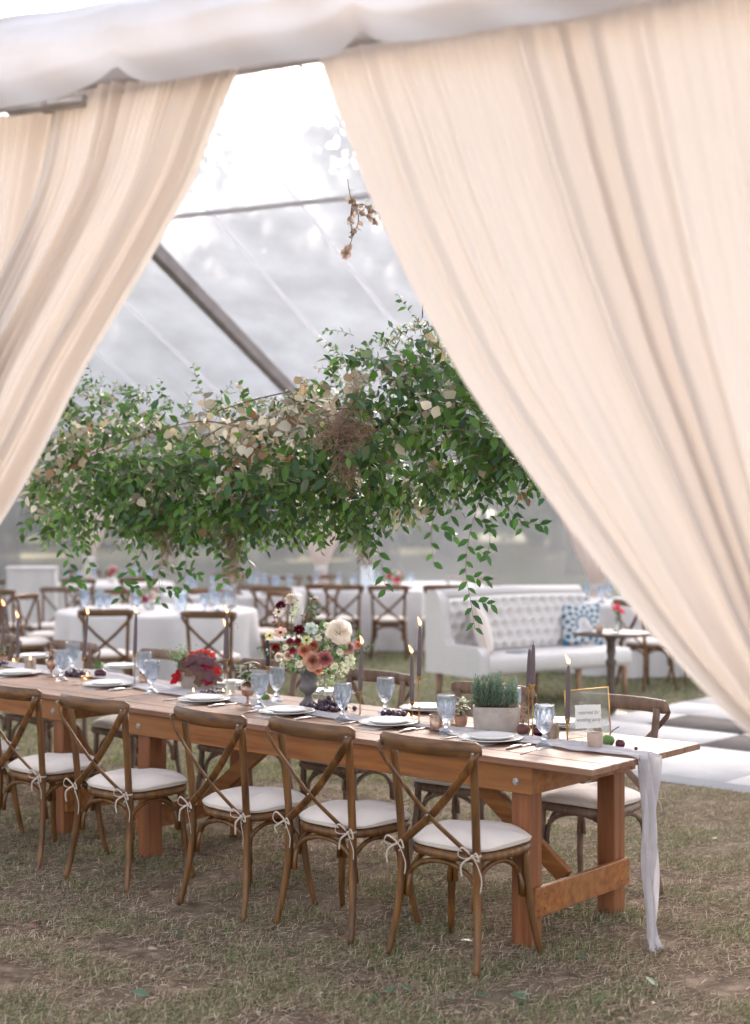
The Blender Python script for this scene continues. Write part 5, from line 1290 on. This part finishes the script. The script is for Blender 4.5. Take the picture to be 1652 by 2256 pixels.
# framed sign ---------------------------------------------------------------
f0 = TT(1250, 1637); f1 = TT(1346, 1626); fd = (f1 - f0); fw = fd.length; fh = .221
sg_ = empty('framed_sign', f0 + Vector((0, 0, .001)), math.atan2(fd.y, fd.x), 'small gold and glass frame with a handwritten card near the table end', 'sign'); sg_.rotation_euler = (R(-5), 0, math.atan2(fd.y, fd.x))
for (a, b) in (((0, 0, .003), (0, 0, fh)), ((fw, 0, .003), (fw, 0, fh)), ((-.003, 0, fh), (fw + .003, 0, fh)), ((0, 0, .018), (fw, 0, .018))):
    m = MB(); a, b = Vector(a), Vector(b); d = b - a; m.box((a + b) / 2, (d.length, .0042, .0042), d.to_track_quat('X', 'Y').to_matrix(), .001); m.build('frame_bar', M['gold'], sg_)
m = MB(); m.box((fw / 2, 0, fh / 2 + .01), (fw - .008, .002, fh - .024)); m.build('glass_pane', M['pale_glass'], sg_, smooth=False)
m = MB(); rnd = random.Random(2); pw, phh = .146, .100; cx, cz = fw / 2 - .002, .106
n = 20; rim = [(-pw / 2 + pw * k / n, -phh / 2) for k in range(n)] + [(pw / 2, -phh / 2 + phh * k / n) for k in range(n)] + [(pw / 2 - pw * k / n, phh / 2) for k in range(n)] + [(-pw / 2, phh / 2 - phh * k / n) for k in range(n)]
rim = [(x + rnd.uniform(-.0012, .0012), z + rnd.uniform(-.0012, .0012)) for x, z in rim]
m.add([(cx + x, -.0035, cz + z) for x, z in rim] + [(cx + x, -.0025, cz + z) for x, z in rim], [tuple(range(80)), tuple(range(80, 160))[::-1]] + [((k + 1) % 80, k, 80 + k, 80 + (k + 1) % 80) for k in range(80)])
pc = m.build('card', M['paper'], sg_, smooth=False, rot=(0, R(3), 0), loc=(-.006, 0, .004))
def text(s, size, loc, parent, m_, shear=.45):
    cu = bpy.data.curves.new('lettering', 'FONT'); cu.body = s; cu.size = size; cu.shear = shear; cu.align_x = 'CENTER'; cu.space_character = 1.02
    t = bpy.data.objects.new('tmp_text', cu); COL.objects.link(t); dg = bpy.context.evaluated_depsgraph_get(); dg.update(); me = bpy.data.meshes.new_from_object(t.evaluated_get(dg)); bpy.data.objects.remove(t)
    me.materials.clear(); o = link('lettering', me, m_, parent, loc, (R(90), 0, 0)); return o
text('reserved for', .0235, (cx, -.0045, cz + .010), pc, M['ink']); text('wedding party', .0235, (cx, -.0045, cz - .021), pc, M['ink'])

# things on the far tables -----------------------------------------------
PGF = Proto(make_goblet(14)); PPF = None
def far_goblets(c, lb, pts, z=.759):
    for (a, r) in pts: PGF.put((c[0] + math.cos(R(a)) * r, c[1] + math.sin(R(a)) * r, z), 0, lb, 'blue goblets on the far tables', scale=(1.1, 1.1, 1.1))
far_goblets(RC, 'blue goblet on the large round white-clothed table at the left', [(a, r) for a in range(10, 370, 36) for r in (.72,)] + [(a, .80) for a in range(25, 380, 72)])
far_goblets((-.62, 18.9), 'blue goblet on the long clothed table left of the sofa', [(0, .9), (180, .8), (20, .7), (200, .5), (160, 1.0), (10, 1.1), (60, .3), (120, .3), (330, .4)])
far_goblets((-3.75, 20.6), 'blue goblet on the back left round table', [(a, .6) for a in range(0, 360, 60)])
far_goblets((-1.75, 17.9), 'blue goblet on the clothed table behind the large round one', [(a, .55) for a in range(20, 380, 50)])
far_goblets((2.85, 16.3), 'blue goblet on the round table by the right curtain', [(a, .5) for a in range(0, 360, 55)])
def card(p, rz, lb, w=.12, h=.20):
    m = MB(); t = R(12); m.box((0, 0, h / 2), (w, .003, h), None, .0005); o = m.build('menu_card', M['menu'], None, smooth=False, loc=p, rot=(-t * .5, 0, rz)); props(o, lb, 'card')
card((RC.x + .25, RC.y - .12, .760), .2, 'pale mint menu card on the large round table'); card((-.10, 18.75, .760), -.1, 'tall white menu card on the long clothed table', .17, .30); card((2.75, 15.95, .760), .1, 'white card on the round table by the right curtain')
def posy(p, lb, cols, seed, r=.11):
    rnd = random.Random(seed); root = empty('flower_bowl', p, 0, lb, 'centrepiece'); m = MB(); m.lathe([(.035, 0), (.055, .02), (.065, .07), (.055, .10), (.05, .098), (.001, .09)], 16); m.build('bowl', M['ceramic'], root)
    for k in range(9):
        d = (rvec2(rnd) + Vector((0, 0, .5))).normalized(); m = MB(); petals(m, d, Vector((0, 0, .14)) + d * r * .7, .038, [(6, .2, 1, -.1, .5, .7, .1, cols[k % len(cols)]), (5, .1, .6, 0, .6, .8, 0, cols[k % len(cols)])], seed * 9 + k); m.build('bloom', M['petal'], root, tint=True)
    lv = Leaves()
    for _ in range(60): d = rvec2(rnd); lv.add(Vector((0, 0, .13)) + d * r * .6, d + Vector((0, 0, .3)), rvec2(rnd), .05, .025, (.08, .15, .05))
    lv.build('leaves', M['leaf'], root)['kind'] = 'stuff'
posy((RC.x - .08, RC.y, .760), 'low bowl of pink and burgundy flowers on the large round table', [(.55, .2, .2), (.75, .65, .6), (.3, .03, .08)], 3, .13)
posy((.25, 18.8, .760), 'low bowl of red and white flowers on the long clothed table', [(.55, .02, .03), (.8, .76, .7), (.5, .25, .2)], 4, .13)
posy((-1.7, 17.9, .760), 'low bowl of blush flowers on the clothed table behind the large round one', [(.7, .5, .45), (.8, .76, .7)], 5, .1)
posy((-3.7, 20.6, .760), 'low bowl of flowers on the back left round table', [(.5, .1, .15), (.8, .76, .7)], 6, .1)
bv_ = empty('bud_vase', (2.06, 12.5, .7245), 0, 'clear bud vase with bright pink flowers on the small bronze table', 'vase')
m = MB(); m.lathe([(.028, 0), (.03, .004), (.03, .07), (.014, .10), (.015, .125), (.012, .125), (.011, .10), (.026, .07), (.026, .008), (.001, .008)], 18); m.build('glass_bottle', M['pale_glass'], bv_)
for k, (dx, dz) in enumerate(((-.02, .20), (.03, .19), (.005, .225), (.05, .17))):
    m = MB(); petals(m, Vector((dx * 4, -.5, .7)), (dx, 0, dz), .024, [(6, .15, 1, -.1, .4, .6, .1, (.75, .07, .12)), (5, .1, .6, 0, .5, .7, 0, (.8, .15, .2))], k + 60); m.build('bloom', M['petal'], bv_, tint=True)
    m = MB(); m.tube([(0, 0, .06), (dx * .4, 0, .14), (dx, 0, dz)], .0018, 5); m.build('stem', M['greenfruit'], bv_)
v2 = empty('votive_holder', (1.90, 12.42, .7245), 0, 'frosted votive on the small bronze table', 'votive'); m = MB(); m.lathe([(.028, 0), (.034, .07), (.031, .07), (.026, .006), (.001, .006)], 16); m.build('glass_cup', M['frost'], v2); tealight_parts(v2, .008, .02)
m = MB(); m.grid(lambda a, b: Vector(((a - .5) * .16, (b - .5) * .13, .002 + .10 * math.exp(-((a - .5) ** 2 + (b - .5) ** 2) * 9) * (1 + .3 * math.sin(a * 13) * math.sin(b * 11)))), 14, 14)
props(m.build('napkin', M['cloth'], None, loc=(1.80, 12.5, .7245)), 'crumpled white cocktail napkin on the small bronze table', 'napkin')

# ================================================================== GARLAND
GR = empty('hanging_garland', (0, 0, 0), 0, 'thick hanging garland of green and pale dried leafy vines above the long table', 'garland')
ENV = [(40, 1060, 1150), (60, 1030, 1170), (100, 965, 1185), (150, 865, 1165), (200, 822, 1195), (300, 855, 1175), (400, 890, 1170), (500, 885, 1180), (600, 880, 1165), (690, 850, 1150), (730, 800, 1165), (790, 765, 1160), (850, 735, 1130), (900, 700, 1095), (960, 715, 1075), (1050, 800, 1045), (1110, 900, 1040), (1180, 930, 1060), (1260, 900, 1050)]
def env(x):
    for i in range(len(ENV) - 1):
        if ENV[i][0] <= x <= ENV[i + 1][0]:
            t = (x - ENV[i][0]) / (ENV[i + 1][0] - ENV[i][0]); return lerp(ENV[i][1], ENV[i + 1][1], t), lerp(ENV[i][2], ENV[i + 1][2], t)
    return ENV[-1][1:] if x > 0 else ENV[0][1:]
MID = NC + V * .43
def gdepth(x):                                    # depth of the garland axis, which hangs over the table's middle line
    a = (x - CX) / FOC; t = (MID.x - a * MID.y) / (0.7555 + a * 0.655); return MID.y + 0.655 * t
gl = Leaves(); gs = MB(); rg = random.Random(77)
DG = [(.052, .115, .022), (.075, .160, .030), (.100, .200, .038), (.060, .130, .055)]
LG = [(.115, .22, .055), (.16, .26, .07), (.10, .20, .075)]
BGc = [(.56, .50, .39), (.66, .61, .50), (.44, .36, .25), (.34, .20, .12)]
picked = []
def gsprig(p, d, n, ll, cols, droop=.05, w=.48, store=None, round_=False, stem=True, sw=.0012):
    pts = [Vector(p)]; d = Vector(d).normalized(); step = ll * .42
    for _ in range(n): d = (d + Vector((0, 0, -droop)) + rvec2(rg) * .13).normalized(); pts.append(pts[-1] + d * step)
    if stem: gs.tube(pts[::2] + ([pts[-1]] if len(pts) % 2 == 0 else []), sw, 3, cap=False)
    for k in range(1, len(pts)):
        t = (pts[k] - pts[k - 1]).normalized(); a = rg.random() * 6.28; x = t.cross(Vector((.3, -.9, .2))).normalized(); y = t.cross(x)
        s = 1 if k % 2 else -1; out = (x * s * .9 + y * math.sin(a) * .5 + t * .75 + Vector((0, 0, -.35))).normalized()
        c = rg.choice(cols); g_ = rg.uniform(.55, 1.5); L = ll * rg.uniform(.5, 1.15) * (1 - .25 * k / len(pts))
        nrm = Vector((rg.gauss(0, .55), rg.gauss(-.45, .5), rg.gauss(.75, .5)))
        wd = L * (.78 if round_ else w); tint = tuple(v * g_ for v in c)
        if store is not None: store.append((pts[k], out, nrm, L, wd, tint))
        else: gl.add(pts[k], out, nrm, L, wd, tint, rg.uniform(.02, .28))
    return pts
def gp(x, y, dz): return AT(x, y, gdepth(x) + dz)
for i in range(1500):
    x = rg.uniform(75, 1230); top, bot = env(x); u = rg.random(); y = lerp(top + 42, bot - 48 - 22 * math.sin(x * .031) - 18 * math.sin(x * .083), u); hh = abs(u - .45) * 2
    dz = rg.uniform(-1, 1) * .30 * math.sqrt(max(.05, 1 - hh * hh * .8))
    if x > 900 and u > .50 and rg.random() < .72: continue
    if x < 190 and u > .6 and rg.random() < .45: continue
    d = Vector((rg.gauss(0, .8), rg.gauss(-.25, .6), rg.gauss(-.15 if u > .4 else .25, .55)))
    beige = 0
    if u < .42 and 430 < x < 700: beige = .62
    elif u < .35: beige = .22
    elif x < 230: beige = .30
    elif 640 < x < 720 and u < .5: beige = .3
    elif 850 < x < 1080 and u > .72: beige = .34
    else: beige = .09
    if rg.random() < beige: gsprig(gp(x, y, dz), d, rg.randint(3, 6), .070, BGc[:3] if rg.random() < .8 else BGc[2:], .05, .6, None, True)
    elif x < 470 and u < .5 and rg.random() < .6: gsprig(gp(x, y, dz), d, rg.randint(4, 7), .050, LG, .05, .7, None, True)
    elif u < .3 and rg.random() < .5: gsprig(gp(x, y, dz), d, rg.randint(4, 8), .050, [(.10, .17, .09), (.07, .14, .07), (.15, .20, .13)], .06)
    else: gsprig(gp(x, y, dz), d, rg.randint(4, 7), .086, DG + (LG[:1] if u > .5 else []), .09, .46)
# ragged top shoots
for i in range(120):
    x = rg.uniform(120, 1080); top, bot = env(x); gsprig(gp(x, top + 30, rg.uniform(-.15, .15)), (rg.gauss(0, .7), rg.gauss(0, .4), 1), rg.randint(4, 9), .036, (LG + DG + BGc[:2]) if x > 400 else LG + DG, .13, .5)
for (x, y, dx, n) in ((450, 880, -.2, 11), (470, 890, .5, 9), (780, 740, -1.1, 8), (760, 790, -1, 9), (905, 690, -.5, 6), (200, 840, .1, 6), (350, 880, .2, 6)):
    gsprig(gp(x, y, -.05), (dx, 0, .7), n, .042, DG + LG, .04, .5)
# bottom fringe of short hanging tips
for i in range(230):
    x = rg.choice((150, 290, 345, 420, 480, 560, 640, 700, 780, 880, 960, 1040)) + rg.gauss(0, 26); top, bot = env(x); gsprig(gp(x, bot - 50, rg.uniform(-.25, .25)), (rg.gauss(0, .25), rg.gauss(0, .25), -1), rg.randint(4, 8), .066, DG[1:] + LG[:2], .12, .42)
# long trailing vines, each with its own leaves
VC = [(.045, .12, .028), (.06, .15, .035), (.08, .19, .045), (.035, .09, .03)]
lm = []
for k in range(8):
    q = Leaves(); q.add((0, 0, 0), (1, 0, 0), (0, 0, 1), 1.0, .46 if k != 7 else .6, VC[k % 4] if k < 6 else BGc[k - 5], .06 + .05 * (k % 4)); me = q.mesh('leaf'); me.materials.append(M['leaf']); lm.append(me)
NL = [0]
def leaf_obj(parent, p, d, nrm, L, k):
    d = Vector(d).normalized(); n_ = Vector(nrm); n_ = (n_ - d * n_.dot(d)).normalized(); y = n_.cross(d)
    o = link('leaf', lm[k], None, parent, p, Matrix((d, y, n_)).transposed().to_euler()); o.scale = (L, L, L); NL[0] += 1
def vine(pts, n, ll, spur=True, dz=-.1, k0=0, pal=(0, 1, 2, 3, 4, 5), side=.9):
    P_ = [gp(x, y, dz + (j * .0)) for j, (x, y) in enumerate(pts)]; c = curve_pts(P_, 40); m = MB(); m.tube(c, [lerp(.0022, .0009, k / 40) for k in range(41)], 5)
    ob = m.build('trailing_vine', M['twig'], GR); acc = 0; tw = None
    for k in range(n):
        t = (k + .8) / n; i = min(int(t * 40), 39); q = c[i].lerp(c[i + 1], t * 40 - i); tg = (c[i + 1] - c[i]).normalized(); s = 1 if k % 2 else -1
        x = tg.cross(Vector((0, 1, 0))).normalized() * s
        if spur and k % 4 == 1 and .12 < t < .92:
            L = ll * rg.uniform(1.3, 2.2); q2 = q + (x + Vector((0, rg.uniform(-.3, .3), -.35))).normalized() * L
            mm = MB(); mm.tube([q, q.lerp(q2, .5) + Vector((0, 0, .006)), q2], .0008, 4); mm.build('side_stem', M['twig'], ob)
            for w_ in range(4): leaf_obj(ob, q.lerp(q2, .35 + .2 * w_), x * .5 + Vector((rg.uniform(-.4, .4), rg.uniform(-.4, .2), -.8 if w_ % 2 else .15)), (rg.uniform(-.6, .6), -.8, .5), ll * rg.uniform(.75, 1.05), rg.choice(pal))
        leaf_obj(ob, q, x * side + Vector((0, rg.uniform(-.5, .3), -.75)), (rg.uniform(-.7, .7), -.7, .6), ll * rg.uniform(.75, 1.1), rg.choice(pal))
vine([(1085, 950), (1072, 1050), (1050, 1120), (1032, 1190), (1026, 1260), (1036, 1320), (1046, 1385)], 26, .058)
vine([(1110, 985), (1118, 1050), (1135, 1100), (1150, 1165)], 11, .056)
vine([(1045, 1000), (1062, 1080), (1080, 1140), (1075, 1225)], 9, .054)
vine([(1090, 1060), (1120, 1120), (1150, 1150)], 6, .05, False)
vine([(840, 1100), (822, 1170), (838, 1230), (850, 1300)], 13, .062, False)
vine([(975, 1040), (965, 1110), (950, 1170), (955, 1240)], 10, .058, True)
vine([(1010, 1050), (1000, 1110), (985, 1160)], 8, .058, False)
vine([(905, 1050), (890, 1100), (885, 1160)], 10, .06, True, pal=(6, 7, 6, 1))
vine([(620, 1120), (625, 1160), (612, 1190)], 6, .05, False)
vine([(480, 1120), (490, 1190), (488, 1235), (492, 1285)], 13, .060, True, 0)
vine([(470, 1100), (520, 1150), (560, 1175)], 9, .06, False, 0)
vine([(365, 1150), (362, 1210), (350, 1260), (356, 1330)], 12, .058, True, .0)
vine([(330, 1160), (310, 1220), (280, 1260), (262, 1320)], 13, .060, True, .0)
vine([(400, 1150), (410, 1230), (402, 1300)], 9, .055, True, .0)
vine([(140, 1150), (135, 1200), (155, 1245), (150, 1290)], 12, .060, True, .1)
vine([(170, 1160), (185, 1210), (200, 1250)], 7, .055, False, .1)
vine([(700, 1120), (705, 1160), (700, 1190)], 6, .055, False)
vine([(770, 1120), (800, 1165), (812, 1200)], 9, .060, False)
print('leaf objects', NL[0])
# large showy leaves standing proud of the front, each its own piece
while NL[0] < 298:
    x = rg.uniform(80, 1090); top, bot = env(x); u = rg.random(); y = lerp(top + 30, bot - 30, u); dz = -.27 * math.sqrt(max(.1, 1 - (abs(u - .45) * 2) ** 2 * .8))
    bg_ = rg.random() < (.6 if (430 < x < 720 and u < .55) or x < 220 else .2)
    leaf_obj(GR, gp(x, y, dz), (rg.gauss(0, .8), rg.gauss(-.3, .4), rg.gauss(-.6, .5)), (rg.gauss(0, .5), -1, rg.gauss(.4, .4)), rg.uniform(.055, .075), rg.choice((6, 7)) if bg_ else rg.choice((0, 1, 2, 3, 4, 5)))
gl.build('vine_foliage', M['leaf'], GR)['kind'] = 'stuff'; gs.build('fine_stems', M['twig'], GR)['kind'] = 'stuff'
for pts in (((300, 1130), (400, 1010), (500, 935), (600, 920)), ((480, 905), (560, 880), (640, 862)), ((690, 915), (760, 900), (850, 905)), ((200, 1000), (420, 930), (560, 950)), ((780, 870), (770, 950), (778, 980))):
    m = MB(); m.tube(curve_pts([gp(x, y, -.26) for x, y in pts], 20), .0032, 6); m.build('bare_branch', M['twig'], GR)
moss_strands('moss_clump', gp(752, 935, -.27), 480, (.065, .05, .040), .35, M['moss'], GR, 5, .0013)
moss_strands('moss_clump', gp(762, 1010, -.24), 330, (.030, .03, .060), 1.0, M['moss'], GR, 6, .0012)
moss_strands('moss_clump', gp(790, 950, -.27), 130, (.05, .04, .03), .5, M['moss'], GR, 7, .0013)
moss_strands('moss_clump', gp(785, 880, -.27), 130, (.010, .015, .060), .8, M['moss'], GR, 8, .0013)
moss_strands('moss_strand', gp(512, 1160, -.05), 700, (.014, .014, .15), 1.2, M['moss'], GR, 9, .0011)
moss_strands('moss_strand', gp(365, 1130, -.05), 700, (.030, .03, .14), 1.2, M['moss'], GR, 10, .0011)
moss_strands('moss_strand', gp(800, 1190, -.05), 200, (.008, .01, .05), 1.2, M['moss'], GR, 11, .0009)
bar_ = MB(); bar_.tube([gp(x, (env(x)[0] + env(x)[1]) / 2, .1) for x in range(60, 1260, 60)], .014, 6); bar_.build('support_pole', M['twig'], GR)
for x in (150, 1200):
    a = gp(x, (env(x)[0] + env(x)[1]) / 2, .1)
    s_, q_ = a.dot(TE), a.dot(TW); m = MB(); m.tube([a, Vector((a.x, a.y, roof_z(q_)))], .0012, 4); m.build('hanging_wire', M['steel'], GR)
# dried sprig hanging high up beside the right curtain
SPG = empty('dried_sprig', (0, 0, 0), 0, 'small dried leafy sprig hanging high beside the right curtain', 'sprig'); Zs = 6.6
def A2(x, y): return AT(x, y, Zs)
tw_ = [[(766, 395), (770, 425), (778, 450), (790, 475), (784, 505), (770, 540), (766, 560)], [(778, 452), (800, 450), (822, 462), (850, 480)], [(780, 455), (800, 470), (818, 480), (830, 488)], [(776, 440), (772, 480), (775, 510)]]
ds = Leaves()
for pl in tw_:
    c = curve_pts([A2(*p) for p in pl], 16); m = MB(); m.tube(c, .0018, 5); m.build('twig', M['twig'], SPG)
    for k in range(2, 17):
        for _ in range(2):
            if rg.random() < .75: g_ = rg.uniform(.8, 1.2); ds.add(c[k], rvec2(rg) + Vector((0, 0, -.6)), rvec2(rg) + Vector((0, -.6, 0)), rg.uniform(.018, .036), rg.uniform(.014, .026), tuple(v * g_ for v in rg.choice([(.42, .32, .26), (.50, .40, .33), (.26, .18, .11)])), .2)
for (x, y) in ((762, 545), (776, 541), (770, 550)): ds.add(A2(x, y), (rg.gauss(0, 1), 0, -.5), (0, -1, .3), .05, .034, (.46, .33, .26), .1)
ds.build('dry_leaves', M['leaf'], SPG)['kind'] = 'stuff'
m = MB(); m.tube(curve_pts([A2(850, 480), A2(900, 500), A2(930, 600), A2(930, 700)], 12), .003, 5); m.build('main_branch', M['twig'], SPG)

# fallen leaves on the lawn -------------------------------------------------
def flat_leaf(tint, w, curl, seed):
    q = Leaves(); q.add((0, 0, .008), (1, 0, .1), (0, .1, 1), 1.0, w, tint, curl); me = q.mesh('fallen_leaf'); me.materials.append(M['leaf']); return me
fg = [flat_leaf((.07, .15, .07), .42, .0, 1), flat_leaf((.11, .18, .11), .5, .1, 2)]; ft = [flat_leaf((.48, .36, .27), .55, .2, 3), flat_leaf((.30, .17, .10), .5, .3, 4)]
rf = random.Random(9)
GL = [(125, 1905), (115, 1912), (1135, 2215), (1155, 2222), (1165, 2208), (1075, 2200), (1000, 2205), (860, 2195), (820, 2215), (905, 2190), (645, 2105), (1045, 2080), (905, 2095), (330, 2200), (420, 2140), (1170, 2195), (1580, 1850), (1395, 1720 + 90), (700, 2010), (400, 2060), (1450, 2180), (1300, 2120), (560, 2150)]
for i, (x, y) in enumerate(GL):
    p = G(x, y); o = link('fallen_leaf', fg[i % 2], None, None, p + Vector((0, 0, .010)), (rf.uniform(-.3, .3), rf.uniform(-.3, .1), rf.random() * 6.28)); s = rf.uniform(.045, .075); o.scale = (s, s, s)
    props(o, 'fresh green leaf lying on the dry lawn', 'leaf', 'green leaves fallen on the lawn')
for i in range(46):
    x, y = rf.uniform(30, 1640), rf.uniform(1850, 2250); p = G(x, y); o = link('fallen_leaf', ft[i % 2], None, None, p + Vector((0, 0, .010)), (rf.uniform(-.5, .5), rf.uniform(-.4, .2), rf.random() * 6.28)); s = rf.uniform(.025, .05); o.scale = (s, s, s)
    props(o, 'small curled tan leaf lying on the dry lawn', 'leaf', 'dry tan leaves fallen on the lawn')
